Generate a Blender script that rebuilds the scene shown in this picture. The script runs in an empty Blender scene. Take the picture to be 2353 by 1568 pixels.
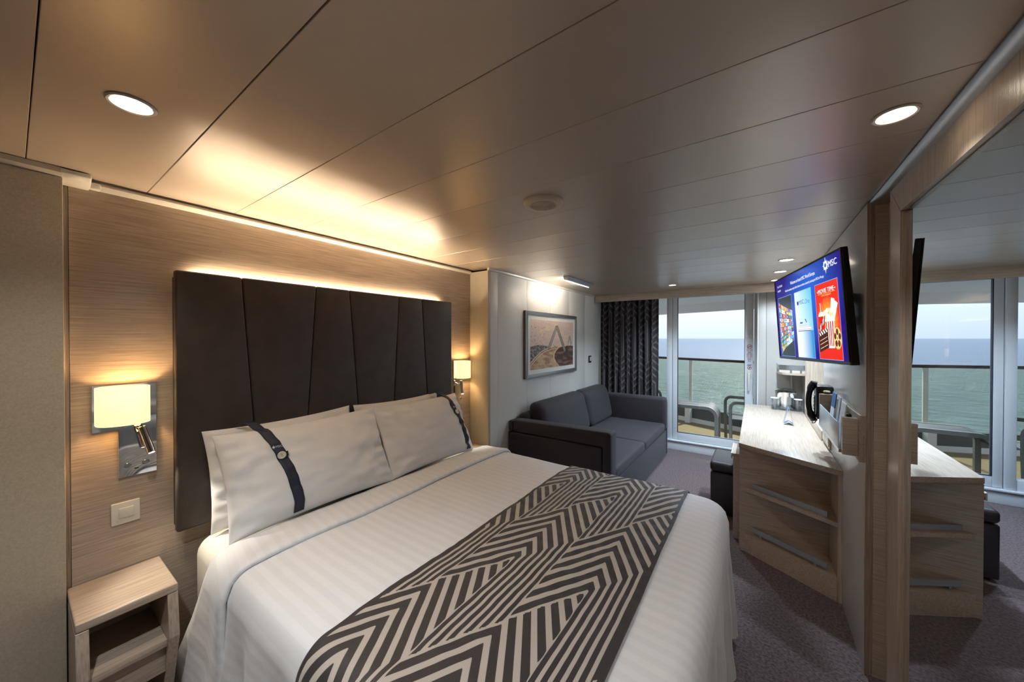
import bpy, bmesh, math, random
import numpy as np
from mathutils import Vector, Matrix, noise
SC = bpy.context.scene
COL = SC.collection
random.seed(7)
# ------------------------------------------------------------------ camera
F = 805.0; TH = math.radians(34.9); PITCH = math.atan(6 / F)
CAM = Vector((2.112, 0.0, 1.51))
cd = bpy.data.cameras.new('camera'); cam = bpy.data.objects.new('camera', cd); COL.objects.link(cam)
cam.location = CAM; cam.rotation_euler = (math.pi / 2 - PITCH, 0, TH)
cd.sensor_width = 36; cd.lens = F / 2353 * 36; cd.clip_start = 0.02; cd.clip_end = 60000
SC.camera = cam
# ------------------------------------------------------------------ world, sun, exposure
W = bpy.data.worlds.new('world'); SC.world = W; W.use_nodes = True
wn, wl = W.node_tree.nodes, W.node_tree.links
wn.clear()
wo = wn.new('ShaderNodeOutputWorld'); wb = wn.new('ShaderNodeBackground')
wt = wn.new('ShaderNodeTexCoord'); ws = wn.new('ShaderNodeSeparateXYZ'); wr = wn.new('ShaderNodeValToRGB')
wl.new(wt.outputs['Generated'], ws.inputs[0]); wl.new(ws.outputs['Z'], wr.inputs[0])
wl.new(wr.outputs[0], wb.inputs[0]); wl.new(wb.outputs[0], wo.inputs[0])
e = wr.color_ramp.elements
e[0].position = 0.0; e[0].color = (0.47, 0.53, 0.65, 1)
e[1].position = 1.0; e[1].color = (0.50, 0.66, 0.95, 1)
m_ = e.new(0.12); m_.color = (0.66, 0.74, 0.88, 1)
wb.inputs[1].default_value = 1.4
sd = bpy.data.lights.new('sun', 'SUN'); sun = bpy.data.objects.new('sun', sd); COL.objects.link(sun)
sd.energy = 5.5; sd.angle = math.radians(5); sd.color = (1.0, 0.97, 0.92)
sun.rotation_euler = Vector((-0.25, -0.67, -0.70)).to_track_quat('-Z', 'Y').to_euler()
SC.view_settings.view_transform = 'Standard'; SC.view_settings.look = 'None'
SC.view_settings.gamma = 1; SC.view_settings.exposure = 0.6; SC.view_settings.use_curve_mapping = False
WARM = (1.0, 0.80, 0.56)
# ------------------------------------------------------------------ helpers
def s2l(r, g, b):
    f = lambda c: (c / 255 / 12.92) if c / 255 <= 0.04045 else ((c / 255 + 0.055) / 1.055) ** 2.4
    return (f(r), f(g), f(b), 1)
def newmat(name):
    m = bpy.data.materials.new(name); m.use_nodes = True
    nt = m.node_tree; b = nt.nodes['Principled BSDF']
    return m, nt, b
def mat(name, rgb, rough=0.5, metal=0.0, spec=0.5, emit=0.0, ergb=None, nz=None, bump=None, coat=0, sheen=0):
    """nz=(scale, amount[, mapping scale]) colour speckle; bump=(scale, strength)"""
    m, nt, b = newmat(name); N, L = nt.nodes, nt.links
    c = s2l(*rgb)
    b.inputs['Base Color'].default_value = c; b.inputs['Roughness'].default_value = rough
    b.inputs['Metallic'].default_value = metal; b.inputs['Specular IOR Level'].default_value = spec
    b.inputs['Coat Weight'].default_value = coat; b.inputs['Sheen Weight'].default_value = sheen
    if emit:
        b.inputs['Emission Color'].default_value = s2l(*(ergb or rgb)); b.inputs['Emission Strength'].default_value = emit
    if nz or bump:
        tc = N.new('ShaderNodeTexCoord')
    if nz:
        n = N.new('ShaderNodeTexNoise'); n.inputs['Scale'].default_value = nz[0]; n.inputs['Detail'].default_value = 4
        mp = N.new('ShaderNodeMapping'); mp.inputs['Scale'].default_value = nz[2] if len(nz) > 2 else (1, 1, 1)
        L.new(tc.outputs['Object'], mp.inputs[0]); L.new(mp.outputs[0], n.inputs['Vector'])
        r = N.new('ShaderNodeValToRGB'); k = nz[1]
        r.color_ramp.elements[0].position = .3; r.color_ramp.elements[1].position = .7
        r.color_ramp.elements[0].color = (c[0] * (1 - k), c[1] * (1 - k), c[2] * (1 - k), 1)
        r.color_ramp.elements[1].color = (min(1, c[0] * (1 + k)), min(1, c[1] * (1 + k)), min(1, c[2] * (1 + k)), 1)
        L.new(n.outputs[0], r.inputs[0]); L.new(r.outputs[0], b.inputs['Base Color'])
    if bump:
        n2 = N.new('ShaderNodeTexNoise'); n2.inputs['Scale'].default_value = bump[0]; n2.inputs['Detail'].default_value = 3
        L.new(tc.outputs['Object'], n2.inputs['Vector'])
        bp = N.new('ShaderNodeBump'); bp.inputs['Strength'].default_value = bump[1]; bp.inputs['Distance'].default_value = 0.01
        L.new(n2.outputs[0], bp.inputs['Height']); L.new(bp.outputs[0], b.inputs['Normal'])
    return m
def wood(name, axis, dark=(162, 145, 128), light=(187, 171, 154), rough=0.30):
    m, nt, b = newmat(name); N, L = nt.nodes, nt.links
    tc = N.new('ShaderNodeTexCoord'); mp = N.new('ShaderNodeMapping')
    sc = [170, 170, 170]; sc['xyz'.index(axis)] = 5; mp.inputs['Scale'].default_value = sc
    n = N.new('ShaderNodeTexNoise'); n.inputs['Scale'].default_value = 1; n.inputs['Detail'].default_value = 5; n.inputs['Roughness'].default_value = .6
    L.new(tc.outputs['Object'], mp.inputs[0]); L.new(mp.outputs[0], n.inputs['Vector'])
    r = N.new('ShaderNodeValToRGB'); r.color_ramp.elements[0].position = .36; r.color_ramp.elements[1].position = .62
    r.color_ramp.elements[0].color = s2l(*dark); r.color_ramp.elements[1].color = s2l(*light)
    L.new(n.outputs[0], r.inputs[0]); L.new(r.outputs[0], b.inputs['Base Color'])
    bp = N.new('ShaderNodeBump'); bp.inputs['Strength'].default_value = .12; bp.inputs['Distance'].default_value = .004
    L.new(n.outputs[0], bp.inputs['Height']); L.new(bp.outputs[0], b.inputs['Normal'])
    b.inputs['Roughness'].default_value = rough
    return m
def glassmat(name, tint, gloss=0.07):
    m, nt, b = newmat(name); N, L = nt.nodes, nt.links
    N.remove(b); o = N['Material Output']
    t = N.new('ShaderNodeBsdfTransparent'); t.inputs[0].default_value = tint
    g = N.new('ShaderNodeBsdfGlossy'); g.inputs['Roughness'].default_value = .01
    mx = N.new('ShaderNodeMixShader'); mx.inputs[0].default_value = gloss
    L.new(t.outputs[0], mx.inputs[1]); L.new(g.outputs[0], mx.inputs[2]); L.new(mx.outputs[0], o.inputs[0])
    return m
def attrmat(name, attr, ramp, rough=0.7, emit=False, strength=1.0, sheen=0):
    """material coloured by a mesh attribute (flat print or weave); ramp None = attribute is a colour"""
    m, nt, b = newmat(name); N, L = nt.nodes, nt.links
    a = N.new('ShaderNodeAttribute'); a.attribute_name = attr
    out = a.outputs['Color']
    if ramp:
        r = N.new('ShaderNodeValToRGB'); r.color_ramp.elements[0].position = ramp[0][0]; r.color_ramp.elements[0].color = s2l(*ramp[0][1])
        r.color_ramp.elements[1].position = ramp[1][0]; r.color_ramp.elements[1].color = s2l(*ramp[1][1])
        L.new(a.outputs['Fac'], r.inputs[0]); out = r.outputs[0]
    if emit:
        b.inputs['Base Color'].default_value = (0.01, 0.01, 0.01, 1)
        L.new(out, b.inputs['Emission Color']); b.inputs['Emission Strength'].default_value = strength
        b.inputs['Specular IOR Level'].default_value = .2
    else:
        L.new(out, b.inputs['Base Color'])
    b.inputs['Roughness'].default_value = rough; b.inputs['Sheen Weight'].default_value = sheen
    return m
def finish(bm, sharp=32):
    bmesh.ops.recalc_face_normals(bm, faces=bm.faces)
    for f in bm.faces: f.smooth = True
    lim = math.radians(sharp)
    for ed in bm.edges:
        if len(ed.link_faces) != 2 or ed.calc_face_angle(0) > lim: ed.smooth = False
def link(name, me, m=None, parent=None, local=False):
    o = bpy.data.objects.new(name, me); COL.objects.link(o)
    if m is not None: me.materials.append(m)
    if parent is not None:
        o.parent = parent
        if not local: o.matrix_parent_inverse = parent_world(parent).inverted()
    return o
WORLDM = {}
def parent_world(p):
    return WORLDM.get(p.name, Matrix.Identity(4))
def obj(name, bm, m=None, parent=None, local=False, sharp=32, recalc=True):
    if recalc: finish(bm, sharp)
    me = bpy.data.meshes.new(name); bm.to_mesh(me); bm.free()
    return link(name, me, m, parent, local)
def tag(o, label=None, cat=None, group=None, kind=None):
    if label: o['label'] = label
    if cat: o['category'] = cat
    if group: o['group'] = group
    if kind: o['kind'] = kind
    return o
def thing(name, loc, label, cat, group=None, mtx=None):
    o = bpy.data.objects.new(name, None); COL.objects.link(o); o.empty_display_size = .05
    M = mtx if mtx is not None else Matrix.Translation(loc)
    o.matrix_world = M; WORLDM[o.name] = M.copy()
    return tag(o, label, cat, group)
def struct(o, label=None, cat=None):
    o['kind'] = 'structure'
    return tag(o, label, cat)
def add_box(bm, x0, x1, y0, y1, z0, z1, bev=0, seg=2):
    r = bmesh.ops.create_cube(bm, size=1)
    bmesh.ops.transform(bm, matrix=Matrix.Translation(((x0 + x1) / 2, (y0 + y1) / 2, (z0 + z1) / 2)) @ Matrix.Diagonal((abs(x1 - x0), abs(y1 - y0), abs(z1 - z0), 1)), verts=r['verts'])
    if bev:
        es = list({ed for v in r['verts'] for ed in v.link_edges})
        bmesh.ops.bevel(bm, geom=es, offset=bev, segments=seg, profile=.5, affect='EDGES')
def box(name, x0, x1, y0, y1, z0, z1, m, parent=None, bev=0, seg=2, local=False):
    bm = bmesh.new(); add_box(bm, x0, x1, y0, y1, z0, z1, bev, seg)
    return obj(name, bm, m, parent, local)
def add_prism(bm, pts, a0, a1, axis='z', bev=0, seg=2):
    def P(p, a):
        return {'z': (p[0], p[1], a), 'y': (p[0], a, p[1]), 'x': (a, p[0], p[1])}[axis]
    lo = [bm.verts.new(P(p, a0)) for p in pts]; hi = [bm.verts.new(P(p, a1)) for p in pts]
    n = len(pts)
    bm.faces.new(lo); bm.faces.new(hi[::-1])
    for i in range(n): bm.faces.new((lo[i], lo[(i + 1) % n], hi[(i + 1) % n], hi[i]))
    if bev:
        bmesh.ops.recalc_face_normals(bm, faces=bm.faces)
        es = list({ed for v in lo + hi for ed in v.link_edges})
        bmesh.ops.bevel(bm, geom=es, offset=bev, segments=seg, profile=.5, affect='EDGES')
def prism(name, pts, a0, a1, m, parent=None, axis='z', bev=0, seg=2, local=False):
    bm = bmesh.new(); add_prism(bm, pts, a0, a1, axis, bev, seg)
    return obj(name, bm, m, parent, local)
def add_tube(bm, pts, rad, n=10, cap=True, flat=None):
    """sweep a circle (or flat ellipse (a,b)) along pts"""
    pts = [Vector(p) for p in pts]; rings = []
    rads = rad if isinstance(rad, (list, tuple)) else [rad] * len(pts)
    up = Vector((0, 0, 1))
    for i, p in enumerate(pts):
        t = (pts[min(i + 1, len(pts) - 1)] - pts[max(i - 1, 0)]).normalized()
        ref = up if abs(t.dot(up)) < .95 else Vector((1, 0, 0))
        if i and rings_ref is not None: ref = rings_ref
        a = t.cross(ref).normalized(); b = a.cross(t).normalized(); rings_ref = b
        fx, fy = flat if flat else (1, 1)
        rings.append([bm.verts.new(p + a * math.cos(2 * math.pi * k / n) * rads[i] * fx + b * math.sin(2 * math.pi * k / n) * rads[i] * fy) for k in range(n)])
    for i in range(len(rings) - 1):
        for k in range(n):
            bm.faces.new((rings[i][k], rings[i][(k + 1) % n], rings[i + 1][(k + 1) % n], rings[i + 1][k]))
    if cap:
        bm.faces.new(rings[0][::-1]); bm.faces.new(rings[-1])
def tube(name, pts, rad, m, parent=None, n=10, flat=None, local=False):
    bm = bmesh.new(); add_tube(bm, pts, rad, n, True, flat)
    return obj(name, bm, m, parent, local, sharp=40)
def add_lathe(bm, prof, c, n=32, axis='z', sx=1, sy=1):
    rings = []
    for r, h in prof:
        ring = []
        for k in range(n):
            a = 2 * math.pi * k / n; p = (r * math.cos(a) * sx, r * math.sin(a) * sy, h)
            if axis == 'x': p = (p[2], p[0], p[1])
            if axis == 'y': p = (p[0], p[2], p[1])
            ring.append(bm.verts.new((c[0] + p[0], c[1] + p[1], c[2] + p[2])))
        rings.append(ring)
    for i in range(len(rings) - 1):
        for k in range(n):
            bm.faces.new((rings[i][k], rings[i][(k + 1) % n], rings[i + 1][(k + 1) % n], rings[i + 1][k]))
    if prof[0][0] > 1e-6: bm.faces.new(rings[0][::-1])
    if prof[-1][0] > 1e-6: bm.faces.new(rings[-1])
def lathe(name, prof, c, m, parent=None, n=32, axis='z', sx=1, sy=1, local=False):
    bm = bmesh.new(); add_lathe(bm, prof, c, n, axis, sx, sy)
    return obj(name, bm, m, parent, local, sharp=40)
def gridmesh(name, P, m, parent=None, local=False, attr=None, uv=None, smooth=True, closeu=False):
    """P: array (nu,nv,3); attr: dict name -> array (nu,nv) float or (nu,nv,4) colour"""
    nu, nv = P.shape[:2]
    V = P.reshape(-1, 3)
    i, j = np.meshgrid(np.arange(nu if closeu else nu - 1), np.arange(nv - 1), indexing='ij')
    i2 = (i + 1) % nu
    Fc = np.stack([i * nv + j, i2 * nv + j, i2 * nv + j + 1, i * nv + j + 1], -1).reshape(-1, 4)
    me = bpy.data.meshes.new(name)
    me.from_pydata(V.tolist(), [], Fc.tolist()); me.update()
    if smooth: me.polygons.foreach_set('use_smooth', [True] * len(me.polygons))
    for k, A in (attr or {}).items():
        if A.ndim == 2:
            at_ = me.attributes.new(k, 'FLOAT', 'POINT'); at_.data.foreach_set('value', A.reshape(-1).astype(np.float32))
        else:
            at_ = me.attributes.new(k, 'FLOAT_COLOR', 'POINT'); at_.data.foreach_set('color', A.reshape(-1).astype(np.float32))
    return link(name, me, m, parent, local)
def text(name, body, size, loc, m, parent, mtx=None, align='LEFT', local=True, sx=1.0, shear=0.0):
    c = bpy.data.curves.new(name, 'FONT'); c.body = body; c.size = size; c.align_x = align; c.shear = shear; c.resolution_u = 2
    t = bpy.data.objects.new(name + '_tmp', c); COL.objects.link(t)
    bpy.context.view_layer.update()
    me = bpy.data.meshes.new_from_object(t.evaluated_get(bpy.context.evaluated_depsgraph_get()))
    bpy.data.objects.remove(t); bpy.data.curves.remove(c)
    M = (mtx if mtx is not None else Matrix.Identity(4))
    me.transform(Matrix.Translation(loc) @ M @ Matrix.Diagonal((sx, 1, 1, 1)))
    me.materials.clear()
    return link(name, me, m, parent, local)
def copy_tree(o, d, label=None):
    c = o.copy(); COL.objects.link(c)
    c.matrix_world = Matrix.Translation(d) @ WORLDM[o.name]; WORLDM[c.name] = Matrix.Translation(d) @ WORLDM[o.name]
    if label: c['label'] = label
    def rec(src, dst):
        for ch in [x for x in bpy.data.objects if x.parent == src and x.name not in done]:
            k = ch.copy(); COL.objects.link(k); done.add(k.name); k.parent = dst; rec(ch, k)
    done = {c.name}; rec(o, c)
    return c
def aim(o, d): o.rotation_euler = Vector(d).to_track_quat('-Z', 'Y').to_euler()
def lamp(name, kind, loc, energy, color, parent=None, d=(0, 0, -1), **kw):
    l = bpy.data.lights.new(name, kind); l.energy = energy; l.color = color
    for k, v in kw.items(): setattr(l, k, v)
    o = bpy.data.objects.new(name, l); COL.objects.link(o); o.location = loc; aim(o, d)
    if parent is not None:
        o.parent = parent; o.matrix_parent_inverse = parent_world(parent).inverted()
    return o
# ------------------------------------------------------------------ materials
M_woodY = wood('oak_laminate_along_y', 'y'); M_woodX = wood('oak_laminate_along_x', 'x'); M_woodZ = wood('oak_laminate_upright', 'z')
M_woodYd = wood('oak_edge_along_y', 'y', (138, 122, 107), (168, 152, 136)); M_woodZd = wood('oak_edge_upright', 'z', (134, 118, 103), (164, 148, 132))
M_ceil = mat('ceiling_lacquer', (186, 170, 152), rough=.40, spec=.8, metal=.35, coat=.6)
M_ceil.node_tree.nodes['Principled BSDF'].inputs['Coat Roughness'].default_value = .27; M_ceil.node_tree.nodes['Principled BSDF'].inputs['Coat IOR'].default_value = 1.6
M_greige = mat('greige_laminate', (176, 166, 147), rough=.5, nz=(170, .10), bump=(300, .05))
M_pwall = mat('pale_wall_laminate', (214, 212, 206), rough=.45, nz=(200, .05), bump=(300, .04))
M_gwall = mat('grey_wall_laminate', (170, 166, 160), rough=.5, nz=(200, .06))
M_tvwall = mat('pale_grey_panel', (196, 192, 188), spec=.7, rough=.2, nz=(1, .04, (60, 60, 400)), bump=(250, .05))
M_alu = mat('brushed_aluminium', (178, 180, 182), rough=.32, metal=.9)
M_trim = mat('cream_metal_trim', (190, 182, 168), rough=.3, spec=.7)
M_dark = mat('dark_gap', (30, 26, 22), rough=.7)
M_carpet = mat('plum_carpet', (106, 89, 90), rough=.95, nz=(80, .62), bump=(220, .8), sheen=.15)
M_leather = mat('dark_brown_leather', (60, 51, 45), rough=.42, nz=(14, .18), bump=(160, .10))
M_stool = mat('dark_stool_leather', (50, 44, 44), rough=.38, bump=(200, .06))
M_sofa = mat('charcoal_sofa_fabric', (42, 37, 43), rough=.75, nz=(1, .16, (160, 160, 22)), bump=(350, .25), sheen=.08)
M_white = mat('white_cotton', (225, 225, 224), rough=.75, bump=(420, .05), sheen=.2)
M_sheet = mat('white_fitted_sheet', (228, 225, 214), rough=.75, bump=(300, .05))
M_navy = mat('navy_ribbon', (28, 34, 52), rough=.6, bump=(900, .1))
M_button = mat('cream_button', (222, 214, 196), rough=.3)
M_plast = mat('white_plastic', (212, 208, 196), rough=.35)
M_pvc = mat('white_door_frame', (216, 220, 224), rough=.3, spec=.5)
M_black = mat('black_plastic', (18, 19, 21), rough=.3)
M_blackm = mat('matte_black', (14, 14, 15), rough=.55)
M_chrome = mat('chrome', (225, 225, 225), rough=.04, metal=1)
M_steel = mat('satin_steel', (150, 155, 160), rough=.28, metal=.85)
M_railgrey = mat('grey_shelf_rail', (150, 154, 157), rough=.45, metal=.15)
M_mirror = mat('mirror_silver', (228, 234, 238), rough=.004, metal=1)
M_glass = glassmat('clear_glass', (0.95, 0.97, 0.98, 1), .05)
M_acryl = glassmat('clear_acrylic', (0.88, 0.92, 0.95, 1), .16)
M_frost = mat('frosted_acrylic', (214, 224, 234), rough=.25, spec=.6)
M_tint = glassmat('green_tinted_glass', (0.84, 0.87, 0.74, 1), .02)
M_shade = mat('lamp_shade_lit', (240, 226, 190), rough=.6, emit=.95, ergb=(255, 226, 158))
M_led = mat('led_lens_lit', (255, 255, 255), rough=.5, emit=14, ergb=(255, 238, 214))
M_ledw = mat('led_strip_lit', (255, 230, 190), rough=.5, emit=10, ergb=(255, 205, 140))
M_brown = mat('bed_base_brown', (120, 82, 50), rough=.6)
M_paper = mat('white_paper', (228, 230, 232), rough=.6)
M_blue = mat('blue_brochure', (70, 120, 180), rough=.4)
M_deck = wood('deck_planks', 'x', (112, 92, 66), (146, 122, 90), .6)
M_parapet = mat('grey_parapet', (92, 94, 92), rough=.6)
M_out = mat('white_painted_steel', (242, 243, 242), rough=.5)
M_outgrey = mat('grey_outdoor_frame', (112, 112, 106), rough=.45)
M_mesh = mat('dark_mesh_top', (66, 72, 78), rough=.6)
M_raildk = mat('dark_hand_rail', (58, 48, 44), rough=.35)
M_red = mat('red_print', (178, 30, 52), rough=.5)
M_ink = mat('dark_print', (40, 42, 60), rough=.5)
M_greypr = mat('grey_print', (130, 134, 150), rough=.5)
M_mat = mat('cream_mount', (232, 232, 226), rough=.6)
M_yel = mat('pale_yellow_lid', (214, 210, 160), rough=.4)
H = 2.12; XT = 2.517
# ------------------------------------------------------------------ room shell
fl = struct(box('floor', -.12, 2.75, -1.4, 5.3, -.06, 0, M_carpet))
# ceiling: slab plus one lacquered panel per strip, each slightly crowned, with open joints
ceil = struct(box('ceiling', -.2, 2.8, -1.4, 5.35, H + .03, H + .12, M_dark))
Y0, DY = .0345, .298
prof = []
for k in range(-5, 18):
    ya, yb = Y0 + k * DY + .0008, Y0 + (k + 1) * DY - .0008
    if yb > 5.3: yb = 5.3
    x0 = -.03 if yb < 2.5 else .15
    n = 9; P = np.zeros((n + 8, 2, 3)); jit = .0012 * math.sin(k * 2.3)
    ys = [ya] + [ya + (yb - ya) * i / n for i in range(n + 1)][0:] + [yb]
    ys = [ya, ya + .0002, ya + .0012, ya + .0016] + list(np.linspace(ya + .003, yb - .003, n)) + [yb - .0016, yb - .0012, yb - .0002, yb]
    for i, y in enumerate(ys):
        q = (y - ya) / (yb - ya)
        z = H + .0011 * (4 * q * (1 - q)) - .0011 + jit * .35 * (q - .5)
        if i in (0, len(ys) - 1): z = H + .028
        elif i in (1, len(ys) - 2): z = H + .001
        P[i, 0] = (x0, y, z); P[i, 1] = (2.56, y, z)
    o = gridmesh('ceiling_panel', P[::-1], M_ceil, ceil)
# left wall
wl_ = struct(box('wall_left', -.16, -.012, -1.4, 5.3, 0, H + .02, M_dark))
box('wood_panel', -.012, 0, .128, 2.366, 0, 2.085, M_woodY, wl_, .002)
box('gap_strip', -.012, -.004, .112, .127, 0, 2.085, M_woodZd, wl_)
box('entrance_panel', -.012, .068, -1.4, .112, 0, 2.088, M_greige, wl_, .003)
box('return_panel', -.012, .2065, 2.369, 2.40, 0, 2.10, M_greige, wl_, .002)
ys = [2.4, 2.509, 2.996, 3.484, 3.971, 4.454, 5.25]
for a, b in zip(ys, ys[1:]): box('wall_panel', .10, .207, a + .001, b - .001, 0, 2.10, M_pwall, wl_, .0015)
t1 = struct(prism('trim_1', [(-.012, 2.085), (.012, 2.085), (.024, 2.10), (.024, 2.108), (.004, 2.112), (.004, 2.12), (-.012, 2.12)], .13, 2.366, M_trim, axis='y'))
t2 = struct(prism('trim_2', [(.06, 2.088), (.075, 2.090), (.084, 2.10), (.084, 2.118), (.06, 2.118)], -1.4, .11, M_trim, axis='y'))
t3 = struct(prism('trim_3', [(.2, 2.10), (.217, 2.10), (.222, 2.112), (.222, 2.12), (.2, 2.12)], 2.365, 4.78, M_trim, axis='y'))
tb = struct(prism('trim_4', [(.0, 2.078), (.05, 2.08), (.072, 2.09), (.086, 2.102), (.086, 2.117), (.0, 2.117)], .106, .178, M_plast, axis='y', bev=.004))
box('connector_tab', .0, .03, .178, .205, 2.083, 2.105, M_plast, tb, .003)
# back wall behind the camera and far wall right of the door
struct(box('wall_back', -.16, 2.75, -1.46, -1.4, 0, H + .02, M_greige))
wf = struct(box('wall_far', 2.128, 2.75, 4.93, 5.34, 0, H + .02, M_dark))
box('wall_panel', 2.130, 2.203, 4.918, 4.93, 0, H, M_gwall, wf, .001)
box('wall_panel', 2.206, 2.60, 4.918, 4.93, 0, H, M_gwall, wf, .001)
box('reveal_panel', 2.122, 2.130, 4.918, 5.16, 0, H, M_pvc, wf)
box('edge_strip', 2.418, 2.440, 4.906, 4.918, .76, 1.14, M_alu, wf, .002)
struct(box('wall_far_left', -.16, .25, 5.16, 5.34, 0, H + .02, M_pvc))
# right wall with built-out TV panel
wr_ = struct(box('wall_right', 2.615, 2.75, -1.4, 5.3, 0, H + .02, M_gwall))
box('tv_panel', XT, 2.615, 2.203, 3.40, 0, H - .004, M_tvwall, wr_, .001)
box('panel_edge', XT - .001, XT + .024, 2.196, 2.203, 0, H - .004, M_woodZd, wr_)
box('pillar_face', XT + .0245, 2.585, 2.194, 2.203, 0, H - .004, M_woodX, wr_)
box('pillar_side', 2.583, 2.600, 2.05, 2.203, 0, H - .004, M_woodZ, wr_)
box('niche_post', 2.506, 2.615, 4.45, 4.475, .76, H - .1, M_woodZ, wr_)
box('niche_post', 2.509, 2.615, 4.477, 4.50, .76, H - .1, M_woodZd, wr_)
box('corner_panel', 2.522, 2.615, 4.50, 4.93, 0, H, M_tvwall, wr_)
box('niche_lintel', XT, 2.615, 3.40, 4.45, 2.02, H, M_tvwall, wr_)
box('niche_ledge', 2.506, 2.615, 3.402, 4.448, .70, .83, M_woodY, wr_, .002)
tc_ = struct(prism('trim_5', [(2.533, 2.119), (2.522, 2.117), (2.520, 2.110), (2.527, 2.104), (2.548, 2.098), (2.60, 2.098), (2.60, 2.119)], -1.4, 2.194, M_alu, axis='y'))
# ------------------------------------------------------------------ mirror wardrobe front
mw = thing('wall_mirror', (2.567, 1.2, 0), 'tall wall mirror in a pale oak frame beside the pillar', 'mirror')
XF = 2.551
prism('frame_stile', [(2.029, 0.0), (2.029, 2.10), (1.906, 1.985), (1.906, .11), (2.029, 0.0)][:4], XF, 2.60, M_woodZ, mw, axis='x')
prism('frame_rail', [(2.0265, 2.10), (1.9055, 1.987), (-1.25, 1.987), (-1.37, 2.10)], XF, 2.60, M_woodZ, mw, axis='x')
prism('frame_rail', [(2.0265, 0.0), (1.9055, .11), (-1.25, .11), (-1.37, 0.0)], XF, 2.60, M_woodY, mw, axis='x')
prism('frame_stile', [(-1.3705, 0), (-1.3705, 2.10), (-1.2505, 1.985), (-1.2505, .11)], XF, 2.60, M_woodZ, mw, axis='x')
box('mirror_glass', 2.567, 2.575, -1.249, 1.9045, .112, 1.9845, M_mirror, mw)
# ------------------------------------------------------------------ window front, door
wfY = 5.20
w1 = struct(thing('window_1', (.66, wfY, 0), None, None))
box('frame', .25, .31, 5.16, 5.26, .137, 2.12, M_pvc, w1, .004); box('frame', 1.105, 1.172, 5.15, 5.27, .137, 2.12, M_pvc, w1, .006)
box('frame', .31, 1.105, 5.16, 5.26, 2.065, 2.12, M_pvc, w1, .004); box('frame', .31, 1.105, 5.16, 5.26, .137, .235, M_pvc, w1, .004)
box('pane', .305, 1.11, 5.206, 5.214, .23, 2.07, M_glass, w1)
tr = struct(box('trim_6', .25, 2.125, 5.145, 5.34, 0, .118, M_pvc, None, .004))
box('sill_lip', .25, 2.125, 5.125, 5.20, .118, .138, M_pvc, tr, .006)
t7 = struct(box('trim_7', 2.088, 2.128, 5.13, 5.27, .137, 2.12, M_pvc, None, .006))
box('door_header', 1.172, 2.088, 5.14, 5.27, 2.088, 2.12, M_pvc, t7, .003)
d1 = struct(thing('door_1', (1.62, wfY, .137), None, None))
ds = box('stile', 1.176, 1.238, 5.165, 5.225, .14, 2.085, M_pvc, d1, .008)
ds2 = box('stile', 1.995, 2.084, 5.165, 5.225, .14, 2.085, M_pvc, d1, .008)
box('rail', 1.236, 1.997, 5.166, 5.224, .14, .24, M_pvc, d1, .008); box('rail', 1.236, 1.997, 5.166, 5.224, 2.062, 2.085, M_pvc, d1, .006)
box('gasket', 1.236, 1.242, 5.168, 5.2, .24, 2.062, M_ink, d1); box('gasket', 1.991, 1.997, 5.168, 5.2, .24, 2.062, M_ink, d1)
box('gasket', 1.242, 1.991, 5.168, 5.2, .236, .242, M_ink, d1); box('gasket', 1.242, 1.991, 5.168, 5.2, 2.058, 2.064, M_ink, d1)
box('pane', 1.24, 1.994, 5.19, 5.198, .238, 2.063, M_glass, d1)
# latch, stickers, handle on the closing stile
Yd = 5.165
la = box('latch', 2.006, 2.045, 5.155, Yd, 1.515, 1.55, M_pvc, d1, .004); box('latch_keeper', 2.05, 2.082, 5.14, Yd, 1.512, 1.558, M_plast, d1, .006)
hd = box('handle_plate', 2.02, 2.062, 5.153, Yd, 1.02, 1.125, M_plast, d1, .006)
box('lever', 2.028, 2.052, 5.118, 5.140, .87, 1.085, M_plast, hd, .008); box('lever_neck', 2.030, 2.050, 5.135, 5.155, 1.06, 1.085, M_plast, hd, .004)
def ring(name, x, z, r, m, par, y=Yd - .0015):
    bm = bmesh.new()
    for a in range(28):
        b0, b1 = 2 * math.pi * a / 28, 2 * math.pi * (a + 1) / 28
        v = [bm.verts.new((x + q * math.cos(b), y, z + q * math.sin(b))) for q, b in ((r, b0), (r, b1), (r * .78, b1), (r * .78, b0))]
        bm.faces.new(v)
    d = Vector((math.cos(.75), math.sin(.75))) * r * .85; w = Vector((-d.y, d.x)).normalized() * r * .1
    bm.faces.new([bm.verts.new((x + p.x, y, z + p.y)) for p in (-d * 1 - w, d - w, d + w, -d + w)])
    return obj(name, bm, m, par, recalc=False)
st = box('safety_sticker', 2.013, 2.074, Yd - .001, Yd, 1.16, 1.44, mat('sticker_film', (206, 210, 218), .4), d1)
ring('no_smoking_sign', 2.043, 1.408, .026, M_red, st); box('cigarette_mark', 2.027, 2.059, Yd - .0022, Yd - .0016, 1.403, 1.412, M_greypr, st)
for dx in (-.018, .018): ring('small_sign', 2.043 + dx, 1.368, .012, M_red, st)
for k in range(4): box('text_line', 2.025, 2.061, Yd - .0022, Yd - .001, 1.345 - k * .006, 1.348 - k * .006, M_greypr, st)
for dx in (-.016, .016):
    for dz in (0, -.026): ring('small_sign', 2.043 + dx, 1.313 + dz, .012, M_red, st)
for k in range(5): box('text_line', 2.024, 2.062, Yd - .0022, Yd - .001, 1.266 - k * .006, 1.269 - k * .006, M_greypr, st)
box('pictogram', 2.033, 2.041, Yd - .0022, Yd - .001, 1.226, 1.236, M_ink, st); box('pictogram', 2.052, 2.055, Yd - .0022, Yd - .001, 1.222, 1.236, M_ink, st)
box('caption_bar', 2.02, 2.064, Yd - .0022, Yd - .001, 1.180, 1.188, M_ink, st)
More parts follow.
